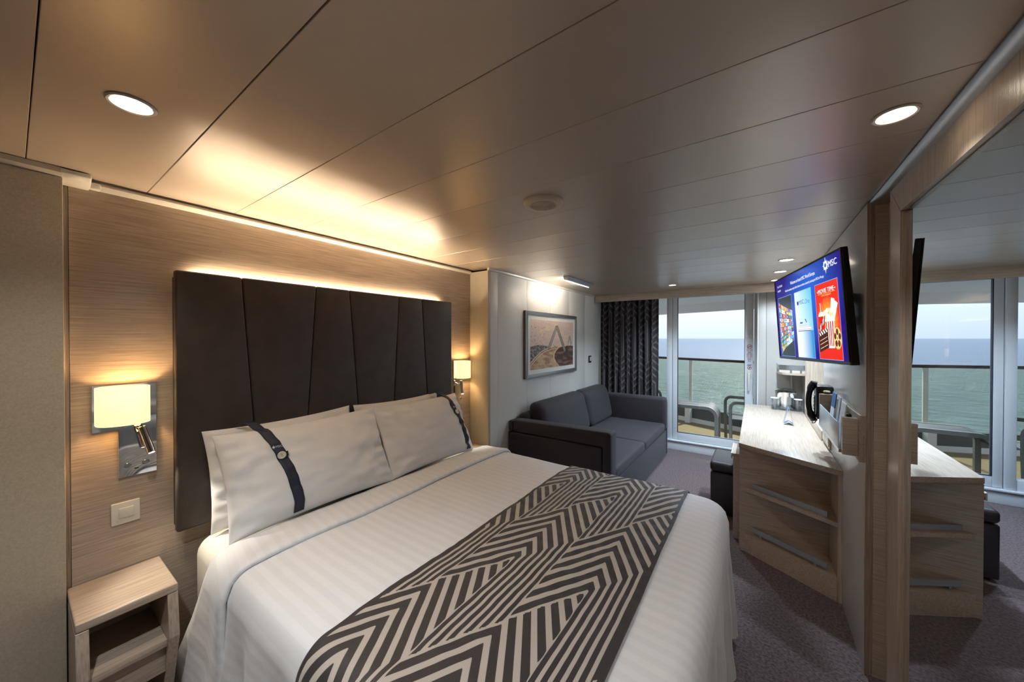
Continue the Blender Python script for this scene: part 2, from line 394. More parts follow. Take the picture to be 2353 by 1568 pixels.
ring('no_entry_sign', 2.044, 1.150, .022, M_red, d1); box('bird_mark', 2.037, 2.053, Yd - .0024, Yd - .0016, 1.145, 1.155, M_ink, d1)
# ------------------------------------------------------------------ curtain and pelmet
def tri_stripes(X, Y, L, n, seed, dirs=None):
    """striped triangles: stripes run parallel to one side of each triangle, bends join at the edges"""
    h = L * math.sqrt(3) / 2
    v = Y / h; u = X / L - v / 2
    i = np.floor(u); j = np.floor(v); fu = u - i; fv = v - j
    upt = (fu + fv) < 1
    a = np.where(upt, fu, 1 - fu); b = np.where(upt, fv, 1 - fv); c = 1 - a - b
    hsh = np.abs(np.sin(i * 12.9898 + j * 78.233 + seed) * 43758.5453)
    k = (i + 2 * j) % 3 if seed < 0 else np.floor((hsh - np.floor(hsh)) * 3)
    if dirs is not None: k = dirs(i, j, upt, k)
    q = np.where(k == 0, a, np.where(k == 1, b, c)) * n
    return np.abs(((q) - np.floor(q)) - .5) * 2
M_curt = attrmat('curtain_weave', 'stripe', ((.60, (44, 41, 46)), (.84, (104, 96, 96))), .75, sheen=.2)
nu, nv = 420, 260
U = np.linspace(0, 1.9, nu)[:, None] * np.ones((1, nv)); Z = np.ones((nu, 1)) * np.linspace(.03, 2.075, nv)[None]
S = tri_stripes((Z + .3) * .36, U * .80, .20, 6, -1)
ph = U / 1.9 * 9.5 * 2 * math.pi
amp = .036 + .012 * np.sin(U * 5.1)
Xc = .232 + U / 1.9 * .80 + .014 * np.sin(2 * ph + .6) * (1 - .2 * Z / 2)
Yc = 4.965 + amp * np.sin(ph + .25 * np.sin(Z * 1.6)) + .006 * np.sin(ph * .37 + Z * 3)
cu = gridmesh('curtain', np.stack([Xc, Yc, Z], -1), M_curt, attr={'stripe': S})
tag(cu, 'dark charcoal curtain with pale zigzag lines gathered beside the balcony door', 'curtain')
sm = cu.modifiers.new('thick', 'SOLIDIFY'); sm.thickness = .002
pe = box('pelmet', .2225, 2.515, 4.78, 4.805, 2.02, 2.116, M_woodX, None, .003); tag(pe, 'pale oak pelmet board running along the ceiling above the curtain', 'pelmet')
# ------------------------------------------------------------------ balcony and sea
bd = struct(box('floor_balcony', -.9, 3.4, 5.34, 7.75, -.12, -.03, M_deck))
EY = lambda x: 7.26 - .40 * (x - 1.0)
struct(prism('ceiling_balcony', [(-.9, 5.34), (3.4, 5.34), (3.4, EY(3.4) + .15), (-.9, EY(-.9) + .15)], 2.14, 2.30, M_out))
struct(prism('trim_balcony', [(-.9, EY(-.9) + .02), (3.4, EY(3.4) + .02), (3.4, EY(3.4) + .15), (-.9, EY(-.9) + .15)], 1.99, 2.14, M_out))
struct(box('wall_balcony_left', -.96, -.9, 5.34, 7.9, -.1, 2.2, M_out)); struct(box('wall_balcony_right', 3.4, 3.46, 5.34, 7.2, -.1, 2.2, M_out))
rl = thing('balcony_railing', (1, 7.26, 0), 'glass balcony railing with dark hand rail and white post', 'railing')
def edge_prism(name, x0, x1, off0, off1, z0, z1, m, bev=0):
    return prism(name, [(x0, EY(x0) + off0), (x1, EY(x1) + off0), (x1, EY(x1) + off1), (x0, EY(x0) + off1)], z0, z1, m, rl, bev=bev)
edge_prism('hand_rail', -.9, 3.4, -.035, .035, 1.105, 1.15, M_raildk, .012)
edge_prism('glass_panel', -.9, 1.10, -.006, .006, .24, 1.105, M_tint); edge_prism('glass_panel', 1.14, 3.4, -.006, .006, .24, 1.105, M_tint)
edge_prism('parapet', -.9, 3.4, -.02, .02, .03, .24, M_parapet); edge_prism('kerb', -.9, 3.4, -.045, .05, -.03, .045, M_out)
prism('post', [(1.095, EY(1.12) - .05), (1.145, EY(1.12) - .05), (1.145, EY(1.12) - .02), (1.095, EY(1.12) - .02)], -.03, 1.105, M_out, rl)
prism('post_foot', [(1.04, EY(1.12) - .14), (1.12, EY(1.12) - .14), (1.145, EY(1.12) - .05), (1.08, EY(1.12) - .05)], -.03, .30, M_out, rl)
# outdoor table
ot = thing('balcony_table', (1.25, 5.95, -.03), 'grey outdoor table with rounded waterfall legs on the balcony', 'table')
def ushape(x0, x1, z1, r, t):
    o = [(x0, -.03)] + [(x0 + r - r * math.cos(a), z1 - r + r * math.sin(a)) for a in np.linspace(0, math.pi / 2, 8)] + [(x1 - r + r * math.sin(a), z1 - r + r * math.cos(a)) for a in np.linspace(0, math.pi / 2, 8)] + [(x1, -.03)]
    r2 = r - t
    i = [(x1 - t, -.03)] + [(x1 - r + r2 * math.sin(a), z1 - r + r2 * math.cos(a)) for a in np.linspace(math.pi / 2, 0, 8)] + [(x0 + r - r2 * math.cos(a), z1 - r + r2 * math.sin(a)) for a in np.linspace(math.pi / 2, 0, 8)] + [(x0 + t, -.03)]
    return o + i
for y in (5.75, 6.13): prism('leg_frame', ushape(.98, 1.67, .52, .15, .045), y, y + .05, M_outgrey, ot, 'y')
box('table_top', 1.12, 1.53, 5.80, 6.13, .488, .516, M_mesh, ot, .004)
for sgn, cx in ((-1, 1.13), (1, 1.52)):
    bm = bmesh.new(); row = [[bm.verts.new((cx + sgn * .148 * math.sin(q), yv, .37 + .148 * math.cos(q))) for yv in (5.80, 6.13)] for q in np.linspace(0, math.pi / 2, 7)]
    for r0, r1 in zip(row, row[1:]): bm.faces.new((r0[0], r0[1], r1[1], r1[0]))
    obj('table_bend', bm, M_mesh, ot)
# outdoor chairs
def chair(x, y, rot, label):
    t = thing('balcony_chair', (x, y, -.03), label, 'chair', 'chairs on the balcony', Matrix.Translation((x, y, -.03)) @ Matrix.Rotation(rot, 4, 'Z'))
    for s in (-1, 1):
        sx = s * .27
        pth = [(sx, -.24, 0), (sx, -.25, .40)] + [(sx, -.25 + .07 * (1 - math.cos(a)), .57 + .08 * math.sin(a)) for a in np.linspace(0, math.pi / 2, 6)] + [(sx, .05, .645), (sx, .24, .60), (sx, .27, .56)]
        tube('arm', pth, .016, M_outgrey, t, 8, (1.3, .55), True)
        tube('leg', [(sx, .22, 0), (sx, .25, .42), (sx, .33, .88)], .016, M_outgrey, t, 8, (1.3, .6), True)
    box('seat', -.25, .25, -.25, .24, .395, .42, M_mesh, t, .006, local=True)
    bm = bmesh.new(); add_box(bm, -.25, .25, -.01, .01, 0, .48, .005); bm.transform(Matrix.Translation((0, .25, .42)) @ Matrix.Rotation(-.18, 4, 'X'))
    obj('backrest', bm, M_mesh, t, True)
    return t
chair(2.02, 6.02, math.radians(-80), 'grey armchair on the balcony behind the right edge of the glass door')
chair(.55, 6.05, math.radians(95), 'grey balcony armchair mostly hidden by the curtain')
# sea
msea, nt, b = newmat('sea_water'); N, L = nt.nodes, nt.links
b.inputs['Base Color'].default_value = (.085, .155, .27, 1); b.inputs['Roughness'].default_value = .30; b.inputs['Specular IOR Level'].default_value = .25
tc = N.new('ShaderNodeTexCoord'); mp = N.new('ShaderNodeMapping'); mp.inputs['Scale'].default_value = (.10, .18, 1)
n1 = N.new('ShaderNodeTexNoise'); n1.inputs['Scale'].default_value = 1.0; n1.inputs['Detail'].default_value = 6; n1.inputs['Roughness'].default_value = .65
bp = N.new('ShaderNodeBump'); bp.inputs['Strength'].default_value = 1.0; bp.inputs['Distance'].default_value = 2.2
r = N.new('ShaderNodeValToRGB'); r.color_ramp.elements[0].position = .36; r.color_ramp.elements[1].position = .62
r.color_ramp.elements[0].color = (.018, .042, .062, 1); r.color_ramp.elements[1].color = (.07, .115, .165, 1)
L.new(tc.outputs['Object'], mp.inputs[0]); L.new(mp.outputs[0], n1.inputs['Vector']); L.new(n1.outputs[0], bp.inputs['Height']); L.new(bp.outputs[0], b.inputs['Normal'])
L.new(n1.outputs[0], r.inputs[0]); L.new(r.outputs[0], b.inputs['Base Color'])
bm = bmesh.new(); bm.faces.new([bm.verts.new(p) for p in ((-40000, 9, -22), (40000, 9, -22), (40000, 50000, -22), (-40000, 50000, -22))])
sea = obj('sea', bm, msea); tag(sea, 'open rippled sea reaching to the hazy horizon', 'sea', kind='stuff')
# ------------------------------------------------------------------ headboard
hb = thing('headboard', (.05, 1.225, .677), 'dark brown leather headboard with slanted seams above the bed', 'headboard')
box('backing', .030, .052, .405, 2.045, .70, 1.775, M_blackm, hb)
zb, zt_ = .677, 1.803
def yz(t, b, z): return t + (b - t) * (1.803 - z) / (1.803 - 1.03)
seam = [(.402, .402)] + [(.639, .691), (.987, .937), (1.182, 1.242), (1.542, 1.497), (1.742, 1.798)] + [(2.051, 2.051)]
for (t0, b0), (t1_, b1) in zip(seam, seam[1:]):
    pts = [(yz(t0, b0, zb) + .001, zb), (yz(t1_, b1, zb) - .001, zb), (yz(t1_, b1, zt_) - .001, zt_), (yz(t0, b0, zt_) + .001, zt_)]
    prism('upholstered_panel', pts, .050, .088, M_leather, hb, 'x', .009, 3)
box('led_strip', .010, .024, .46, 2.0, 1.772, 1.778, M_ledw, hb)
lamp('cove_light', 'AREA', (.016, 1.23, 1.782), 12, WARM, hb, (.18, 0, 1), shape='RECTANGLE', size=.02, size_y=1.52)
hb_l = bpy.data.objects['cove_light']; hb_l.rotation_euler = Matrix(((0, -.98, .18), (1, 0, 0), (0, .18, .98))).to_3x3().inverted().to_euler() if False else hb_l.rotation_euler
hb_l.matrix_basis = Matrix.Translation((.016, 1.23, 1.782)) @ Matrix.Rotation(math.radians(186), 4, 'Y')
# ------------------------------------------------------------------ wall lamps
def sconce(loc, flip, label):
    t = thing('wall_lamp', loc, label, 'lamp', 'wall lamps beside the headboard'); s = -1 if flip else 1
    y, z = loc[1], loc[2]
    Yf = lambda v: y + s * v          # v: 0 outer edge ... .178 bed side
    pl = [(Yf(0), z + .195), (Yf(0), z + .377), (Yf(.178), z + .377), (Yf(.178), z), (Yf(.068), z), (Yf(.068), z + .195)]
    prism('wall_plate', pl, .0, .010, M_chrome, t, 'x', .001, 1)
    # elliptical half-drum shade, open above and below
    n = 28; P = np.zeros((n, 2, 3))
    for i in range(n):
        a = math.pi * i / (n - 1)
        P[i, :, 0] = .014 + .075 * math.sin(a) ** .8; P[i, :, 1] = Yf(.082 + .072 * math.cos(a)); P[i, 0, 2] = z + .222; P[i, 1, 2] = z + .368
    o = gridmesh('shade', P, M_shade, t); md = o.modifiers.new('thick', 'SOLIDIFY'); md.thickness = .003
    lathe('bulb_holder', [(.0, 0), (.012, 0), (.012, .05), (0, .05)], (.04, Yf(.085), z + .225), M_plast, t, 16)
    lamp('bulb', 'POINT', (.045, Yf(.085), z + .30), 5.0, (1.0, .62, .30), t, shadow_soft_size=.02)
    # reading spot on a stub
    tube('spot_bracket', [(.010, Yf(.125), z + .17), (.045, Yf(.125), z + .18)], .008, M_chrome, t, 12)
    a0 = Vector((.05, Yf(.128), z + .203)); a1 = Vector((.085, Yf(.150), z + .098))
    rd = tube('reading_spot', [a0, a0.lerp(a1, .02), a0.lerp(a1, .98), a1], [.011, .013, .013, .011], M_chrome, t, 20)
    dd = (a1 - a0).normalized()
    tube('spot_lens', [a1, a1 + dd * .002], .009, M_led, rd, 16)
    lamp('reading_light', 'SPOT', tuple(a1 + dd * .006), 5.5, (1, .93, .80), t, dd, spot_size=1.3, spot_blend=.6, shadow_soft_size=.01)
    for v in (.093, .145):
        lathe('button', [(.0, .004), (.008, .004), (.009, .002), (.0105, .002), (.0115, .0), (.0115, -.002)][::-1], (.010, Yf(v), z + .046), M_steel, t, 20, 'x')
    box('usb_slot', .0095, .0106, Yf(.118) - .006, Yf(.118) + .006, z + .026, z + .030, M_black, t)
    return t
sconce((.0, .179, .946), False, 'lit wall lamp with cream shade above the white light switch')
sconce((.0, 2.327, .946), True, 'lit wall lamp with cream shade on the far side of the headboard')
sw = thing('light_switch', (0, .265, .757), 'white double rocker light switch on the oak wall above the nightstand', 'switch')
box('plate', 0, .008, .226, .307, .757, .845, M_plast, sw, .0035, 3); bm = bmesh.new(); add_box(bm, .006, .012, .247, .288, .783, .822, .001)
bmesh.ops.rotate(bm, cent=(.008, .267, .8), matrix=Matrix.Rotation(math.radians(-5), 3, 'Z'), verts=bm.verts); obj('rocker', bm, M_plast, sw)
sw2 = thing('light_switch', (.207, 4.62, 1.175), 'small dark-framed light switch on the pale wall beside the curtain', 'switch')
box('plate', .207, .216, 4.575, 4.665, 1.172, 1.27, M_ink, sw2, .003); box('rocker', .214, .221, 4.602, 4.652, 1.195, 1.252, M_plast, sw2, .002)
# ------------------------------------------------------------------ nightstands
def nightstand(y0, y1, label):
    t = thing('nightstand', (.15, (y0 + y1) / 2, 0), label, 'nightstand', 'nightstands beside the bed')
    sp = [(.004, 0), (.215, 0), (.225, .14), (.318, .385), (.295, .5415), (.004, .5415)]
    for a, b in ((y0, y0 + .03), (y1 - .03, y1)):
        prism('side_panel', sp, a, b, M_woodZ, t, 'y', .002, 1)
    bm = bmesh.new(); add_prism(bm, [(.004, .542), (.297, .542), (.297, .570), (.292, .574), (.004, .574)], y0, y1, 'y', .006, 3); obj('top', bm, M_woodY, t)
    box('back_panel', .004, .014, y0 + .03, y1 - .03, .20, .5415, M_woodY, t)
    box('shelf', .014, .290, y0 + .0302, y1 - .0302, .345, .372, M_woodY, t, .002)
    box('apron', .245, .262, y0 + .0302, y1 - .0302, .235, .344, M_woodY, t, .001)
    return t
nightstand(.115, .364, 'pale oak nightstand with an open shelf on the near side of the bed')
nightstand(2.16, 2.366, 'pale oak nightstand hidden behind the pillows on the far side of the bed')
# ------------------------------------------------------------------ bed
by0, by1, bxf, zt, rr = .43, 2.155, 2.005, .668, .075
bed = thing('bed', (1.04, 1.29, 0), 'white double bed standing against the headboard', 'bed')
box('base', .13, 1.93, .50, 2.09, .09, .33, M_brown, bed, .02)
for x in (.2, 1.85):
    for y in (.56, 2.03): box('leg', x - .03, x + .03, y - .03, y + .03, 0, .09, M_blackm, bed, .004)
bm = bmesh.new(); add_box(bm, .094, 1.965, .452, 2.13, .33, .650, .07, 5); obj('mattress', bm, M_sheet, bed)
def wr(x, y):
    v = Vector((x * 2.6, y * 2.6, 1.3)); w = Vector((x * 7, y * 9, 4.1))
    return .007 * noise.noise(v) + .0028 * noise.noise(w)
cr = .13
def sdf(x, y):
    # rounded on near, far and foot sides; open toward the head
    qx = x - (bxf - cr); qy = abs(y - (by0 + by1) / 2) - ((by1 - by0) / 2 - cr)
    return min(max(qx, qy), 0) + math.hypot(max(qx, 0), max(qy, 0)) - cr
def top(x, y):
    s = sdf(x, y)
    if s > 0:
        qx = max(x - (bxf - cr), 0); yc = (by0 + by1) / 2; qy = max(abs(y - yc) - ((by1 - by0) / 2 - cr), 0)
        L_ = math.hypot(qx, qy); x -= qx * (1 - cr / L_); y -= math.copysign(qy * (1 - cr / L_), y - yc); s = 0
    d = min(max(0, rr + s), rr)
    k = max(0, min(1, -s / .25))
    return Vector((x, y, zt - rr + math.sqrt(max(0, rr * rr - d * d)) + .012 * k + wr(x, y) * min(1, -s * 12)))
def out_n(x, y):
    qx = max(x - (bxf - cr), 0); yc = (by0 + by1) / 2; qy = max(abs(y - yc) - ((by1 - by0) / 2 - cr), 0)
    v = Vector((qx, math.copysign(qy, y - yc), 0)); return v.normalized() if v.length > 1e-6 else Vector((0, 0, 0))
def skirt(p, s, k, dep, extra=0):
    n = out_n(p.x, p.y)
    f = .010 * k + (.028 if abs(n.y) > .7 else .0) * k * k + ((.034 if n.y < -.7 else .022) * k) * math.sin(s * 19 + 1.9 * math.sin(s * 4.1)) + .011 * k * math.sin(s * 47 + 3 * k) + .010 * k * noise.noise(Vector((s * 7, k * 5, 3))) + extra
    return p + n * f + Vector((0, 0, -dep * k))
def jacquard(name, rgb=(226, 227, 228)):
    m, nt, b = newmat(name); N, L = nt.nodes, nt.links
    a = N.new('ShaderNodeAttribute'); a.attribute_name = 'band'
    mm = N.new('ShaderNodeMath'); mm.operation = 'FRACT'; L.new(a.outputs['Fac'], mm.inputs[0])
    g = N.new('ShaderNodeMath'); g.operation = 'GREATER_THAN'; g.inputs[1].default_value = .5; L.new(mm.outputs[0], g.inputs[0])
    mx = N.new('ShaderNodeMix'); mx.data_type = 'RGBA'; c = s2l(*rgb)
    mx.inputs[6].default_value = c; mx.inputs[7].default_value = (c[0] * .95, c[1] * .95, c[2] * .95, 1)
    L.new(g.outputs[0], mx.inputs[0]); L.new(mx.outputs[2], b.inputs['Base Color'])
    mr = N.new('ShaderNodeMapRange'); mr.inputs[3].default_value = .75; mr.inputs[4].default_value = .55; L.new(g.outputs[0], mr.inputs[0]); L.new(mr.outputs[0], b.inputs['Roughness'])
    tc = N.new('ShaderNodeTexCoord'); n2 = N.new('ShaderNodeTexNoise'); n2.inputs['Scale'].default_value = 9; n2.inputs['Detail'].default_value = 4
    L.new(tc.outputs['Object'], n2.inputs['Vector']); bp = N.new('ShaderNodeBump'); bp.inputs['Strength'].default_value = .18; bp.inputs['Distance'].default_value = .02
    L.new(n2.outputs[0], bp.inputs['Height']); L.new(bp.outputs[0], b.inputs['Normal'])
    b.inputs['Sheen Weight'].default_value = .15
    return m
M_jac = jacquard('white_striped_jacquard')
BW = .046
NX, NY = 84, 96
xs = np.linspace(.52, bxf, NX); ysb = np.linspace(by0, by1, NY)
bm = bmesh.new(); lay = bm.verts.layers.float.new('band'); G = []
for x in xs:
    row = []
    for y in ysb:
        v = bm.verts.new(top(x, y)); v[lay] = y / BW; row.append(v)
    G.append(row)
for i in range(NX - 1):
    for j in range(NY - 1): bm.faces.new((G[i][j], G[i + 1][j], G[i + 1][j + 1], G[i][j + 1]))
rim = [G[i][0] for i in range(NX)] + [G[NX - 1][j] for j in range(1, NY)] + [G[i][NY - 1] for i in range(NX - 2, -1, -1)]
s = 0; prev = None; rows = [rim]; Sx = []
for v in rim:
    if prev is not None: s += (v.co - prev.co).length
    prev = v; Sx.append(s)
KS = 22
for k in range(1, KS + 1):
    new = []
    for v, s in zip(rim, Sx):
        w = bm.verts.new(skirt(v.co, s, k / KS, .555)); w[lay] = v[lay] - k / KS * .555 / BW * (1 if v.co.x < bxf - cr else .0) + (s * .35 if v.co.x < 1.8 else 0) * 0
        new.append(w)
    for a in range(len(rim) - 1): bm.faces.new((rows[-1][a], rows[-1][a + 1], new[a + 1], new[a]))
    rows.append(new)
dv = obj('duvet', bm, M_jac, sharp=80); tag(dv, 'white striped duvet draped over the bed with its head end folded back', 'duvet')
md = dv.modifiers.new('thick', 'SOLIDIFY'); md.thickness = .006; md.offset = -1
# turned-down fold across the head end
def across(x, t, off, dep, lean=0):
    """t in [0,1]: near hem -> over the top -> far hem"""
    hang = dep; topw = by1 - by0; Lt = hang * 2 + topw; q = t * Lt
    if q < hang:
        k = (hang - q) / hang; p = top(x, by0); r_ = skirt(p, x, k, hang, off + .008); r_.x -= lean * k * hang; return r_
    if q > hang + topw:
        k = (q - hang - topw) / hang; p = top(x, by1); r_ = skirt(p, x, k, hang, off + .008); return r_
    y = by0 + (q - hang); p = top(x, y)
    e1 = top(x, min(by1, y + .004)); e0 = top(x, max(by0, y - .004)); tg = (e1 - e0).normalized(); n = Vector((0, -tg.z, tg.y))
    return p + n * (off + .008 * (0 if False else 1) * 0.6)
prof_f = [(.375, -.010), (.385, .002), (.41, .008), (.48, .012), (.55, .016), (.588, .018), (.600, .014), (.604, .008), (.603, .002), (.600, -.004)]
nt_ = 150; P = np.zeros((len(prof_f), nt_, 3)); B = np.zeros((len(prof_f), nt_))
for i, (x, o_) in enumerate(prof_f):
    lean = .62 if i < 2 else .62 * (1 - (x - .385) / .21) ** 1.2 if x < .6 else 0
    for j in range(nt_):
        t = j / (nt_ - 1); p = across(x, t, o_ + (.003 * noise.noise(Vector((x * 9, t * 14, 2)))), .56, max(0, lean)); P[i, j] = p; B[i, j] = t * 2.85 / BW + x * 3
fo = gridmesh('turned_down_fold', P, M_jac, dv, attr={'band': B})
md = fo.modifiers.new('thick', 'SOLIDIFY'); md.thickness = .004; md.offset = -1
# bed runner
M_run = attrmat('runner_weave', 'stripe', ((.40, (178, 170, 160)), (.46, (46, 42, 43))), .55, sheen=.2)
def invramp(m):
    return m
nx_, nt_ = 176, 560; P = np.zeros((nx_, nt_, 3))
RX0, RX1 = 1.125, 1.815
xs_ = np.linspace(RX0, RX1, nx_); ts = np.linspace(0, 1, nt_)
Lt = .42 * 2 + by1 - by0
for i, x in enumerate(xs_):
    for j, t in enumerate(ts):
        rip = .0030 * noise.noise(Vector((x * 10, t * 26, 9))) + .0022 * noise.noise(Vector((x * 4, t * 60, 5)))
        P[i, j] = across(x, t, .0055 + rip, .42)
XX = xs_[:, None] * np.ones((1, nt_)); TT = ts[None] * np.ones((nx_, 1)) * Lt
S = 1 - tri_stripes((TT - .08) * .345, XX - RX0 + .045, .168, 6, -1)
edge = np.minimum(XX - RX0, RX1 - XX)
S = np.where(edge < .012, 1.0, S)
ru = gridmesh('bed_runner', P, M_run, attr={'stripe': S}); tag(ru, 'black and cream zigzag patterned runner across the foot of the bed', 'runner')
md = ru.modifiers.new('thick', 'SOLIDIFY'); md.thickness = .003; md.offset = -1
# ------------------------------------------------------------------ pillows
def pillow_pt(u, v, side, Wd, Hd, T, seed):
    ex = 1 - .045 * (1 - v * v) ; ey = 1 - .07 * (1 - u * u)
    a = max(0, 1 - abs(u) ** 2.6); b = max(0, 1 - abs(v) ** 2.4)
    th = T / 2 * (a ** .55) * (b ** .55)
    wrk = .012 * noise.noise(Vector((u * 2.2, v * 2.2, seed))) + .008 * noise.noise(Vector((u * 6, v * 6, seed + 3))) * (1 + abs(u))
    crease = .006 * math.sin(v * 22 + u * 5 + seed) * max(0, abs(u) - .62) * 2
    return Vector((u * Wd / 2 * ex, v * Hd / 2 * ey, side * (th + (wrk + crease) * min(1, th / .03))))
def pillow(name, base, tilt, yaw, roll, Wd, Hd, T, seed, label):
    M = Matrix.Translation(base) @ Matrix.Rotation(yaw, 4, 'Z') @ Matrix(((0, 0, 1, 0), (1, 0, 0, 0), (0, 1, 0, 0), (0, 0, 0, 1))) @ Matrix.Rotation(-tilt, 4, 'X') @ Matrix.Rotation(roll, 4, 'Z') @ Matrix.Translation((0, Hd / 2, 0))
    n = 44; g = [math.sin(math.pi / 2 * q) for q in np.linspace(-1, 1, n)]
    bm = bmesh.new(); V = {}
    for sd_ in (1, -1):
        for i, u in enumerate(g):
            for j, v in enumerate(g):
                if sd_ == -1 and (i in (0, n - 1) or j in (0, n - 1)): V[sd_, i, j] = V[1, i, j]; continue
                V[sd_, i, j] = bm.verts.new(M @ pillow_pt(u, v, sd_, Wd, Hd, T, seed))
        for i in range(n - 1):
            for j in range(n - 1):
                bm.faces.new((V[sd_, i, j], V[sd_, i + 1, j], V[sd_, i + 1, j + 1], V[sd_, i, j + 1]))
    o = obj(name, bm, M_white, sharp=100); tag(o, label, 'pillow', 'white pillows on the bed')
    return M
R = math.radians
pillow('pillow', (.185, .835, .665), R(12), R(0), R(.8), .69, .445, .12, 5.1, 'back white pillow against the headboard on the near side')
pillow('pillow', (.185, 1.535, .665), R(12), R(0), R(-.3), .68, .445, .12, 8.3, 'back white pillow against the headboard on the far side')
Ma = pillow('pillow', (.375, .89, .678), R(26), R(-1), R(.6), .78, .455, .185, 1.7, 'front white pillow on the near side wearing a navy band')
Mb = pillow('pillow', (.375, 1.625, .678), R(26), R(1), R(-.8), .74, .455, .185, 3.9, 'front white pillow on the far side wearing a navy band')
def star_poly(bm, c, R_, npt, ratio, M=None, tall=1.25):
    cen = bm.verts.new((M or Matrix.Identity(4)) @ Vector((c[0], c[1], c[2])))
    vs = []
    for k in range(npt * 2):
        a = math.pi * k / npt + math.pi / 2
        q = R_ * (ratio if k % 2 else (1.0 if (k // 2) % 2 == 0 else .8))
        if k in (0, npt): q *= tall
        vs.append(bm.verts.new((M or Matrix.Identity(4)) @ Vector((c[0] + q * math.cos(a), c[1] + q * math.sin(a), c[2]))))
    for k in range(len(vs)): bm.faces.new((cen, vs[k], vs[(k + 1) % len(vs)]))
def strap(Mp, u_top, u_bot, Wd, seed, label):
    ctr = []
    for v in np.linspace(-.93, .985, 40):
        u = u_bot + (u_top - u_bot) * ((v + .93) / 1.915) ** 1.3
        p = pillow_pt(u, v, 1, Wd, .455, .185, seed); q = pillow_pt(u, v + .01, 1, Wd, .455, .185, seed)
        du = pillow_pt(u + .02, v, 1, Wd, .455, .185, seed) - p; dvv = (q - p)
        n = du.cross(dvv).normalized(); n = n if n.z > 0 else -n
        ctr.append((p + n * .004, du.normalized(), n, v))
    P = np.zeros((len(ctr) + 8, 5, 3))
    for i, (p, du, n, v) in enumerate(ctr):
        for k in range(5): P[i, k] = Mp @ (p + du * (k / 4 - .5) * (.043 if u_top < 0 else .052) + n * .0)
    e0 = Mp @ ctr[-1][0]; e1 = Vector((.12, e0.y - .055, e0.z + .015)) if u_top < 0 else Vector((.12, e0.y - .06, e0.z + .004))
    dl = (Mp.to_3x3() @ ctr[-1][1]).normalized()
    for i in range(8):
        q = (i + 1) / 8; c = e0.lerp(e1, q) + Vector((0, 0, .018 * math.sin(math.pi * q) + .012 * q))
        for k in range(5): P[len(ctr) + i, k] = c + dl * (k / 4 - .5) * (.043 if u_top < 0 else .052)
    o = gridmesh('pillow_band', P, M_navy); tag(o, label, 'pillow band', 'navy pillow bands'); md = o.modifiers.new('thick', 'SOLIDIFY'); md.thickness = .0025; md.offset = 1
    i = 26; p, du, n, v = ctr[i]; dn = n.cross(du).normalized()
    fr = lambda i: Mp @ Matrix(((ctr[i][1].x, 0, 0, 0),) * 4) if False else None
    def frame(i):
        p, du, n, v = ctr[i]; d2 = n.cross(du).normalized()
        return Mp @ Matrix(((du.x, d2.x, n.x, p.x), (du.y, d2.y, n.y, p.y), (du.z, d2.z, n.z, p.z), (0, 0, 0, 1)))
    Fm = frame(25); bm = bmesh.new(); add_lathe(bm, [(0, 0), (.0165, 0), (.0175, .003), (.015, .005), (.013, .004), (0, .004)], (0, 0, .0028), 28); bm.transform(Fm); bt = obj('button', bm, M_button, o)
    for dy in (.0035, -.0035):
        bm = bmesh.new(); add_lathe(bm, [(0, 0), (.0016, 0), (.0016, .0006), (0, .0006)], (0, dy, .0069), 8); bm.transform(Fm); obj('button_hole', bm, M_ink, bt)
    Fm2 = frame(29)
    text('band_lettering', 'MSC', .0145, (0, 0, 0), M_paper, o, Fm2 @ Matrix.Translation((-.006, -.005, .0035)), local=False, sx=1.0)
    bm = bmesh.new(); star_poly(bm, (0, 0, 0), .0075, 8, .55, Fm2 @ Matrix.Translation((-.0135, 0, .0035))); obj('band_emblem', bm, M_paper, o)
    box_m = bmesh.new(); add_box(box_m, .016, .026, -.010, .012, .0015, .0035); box_m.transform(Fm); obj('band_tab', box_m, M_navy, o)
strap(Ma, -.56, -.34, .78, 1.7, 'navy band with cream button around the near front pillow')
strap(Mb, .62, .80, .74, 3.9, 'navy band with cream button around the far front pillow')
# ------------------------------------------------------------------ picture
pc = thing('framed_picture', (.207, 3.53, 1.10), 'silver framed drawing of a road bridge with triangular towers above the sofa', 'picture')
py0, py1, pz0, pz1 = 2.931, 4.131, 1.10, 1.79; fwid = .040
M_frame = mat('silver_frame', (150, 154, 154), rough=.35, metal=.7); M_frames = mat('bronze_frame_side', (104, 86, 56), rough=.5)
for pts in ([(py0, pz0), (py0, pz1), (py0 + fwid, pz1 - fwid), (py0 + fwid, pz0 + fwid)], [(py1, pz0), (py1, pz1), (py1 - fwid, pz1 - fwid), (py1 - fwid, pz0 + fwid)],
            [(py0, pz1), (py1, pz1), (py1 - fwid, pz1 - fwid), (py0 + fwid, pz1 - fwid)], [(py0, pz0), (py1, pz0), (py1 - fwid, pz0 + fwid), (py0 + fwid, pz0 + fwid)]):
    prism('frame_rail', pts, .222, .238, M_frame, pc, 'x', .004, 2)
box('frame_side', .207, .222, py0 + .001, py1 - .001, pz0 + .001, pz1 - .001, M_frames, pc)
box('mount', .2225, .226, py0 + fwid - .003, py1 - fwid + .003, pz0 + fwid - .003, pz1 - fwid + .003, M_mat, pc)
ny, nz = 190, 112
yy = np.linspace(0, 1, ny)[:, None] * np.ones((1, nz)); zz = np.ones((ny, 1)) * np.linspace(0, 1, nz)[None]
def lin(c): return np.array(s2l(*c)[:3])
rng = np.random.RandomState(3)
nzf = np.array([[noise.noise(Vector((a * 26 + b * 14, b * 30 - a * 18, 1))) for b in np.linspace(0, 1, nz)] for a in np.linspace(0, 1, ny)])
nz2 = np.array([[noise.noise(Vector((a * 7, b * 18, 5))) for b in np.linspace(0, 1, nz)] for a in np.linspace(0, 1, ny)])
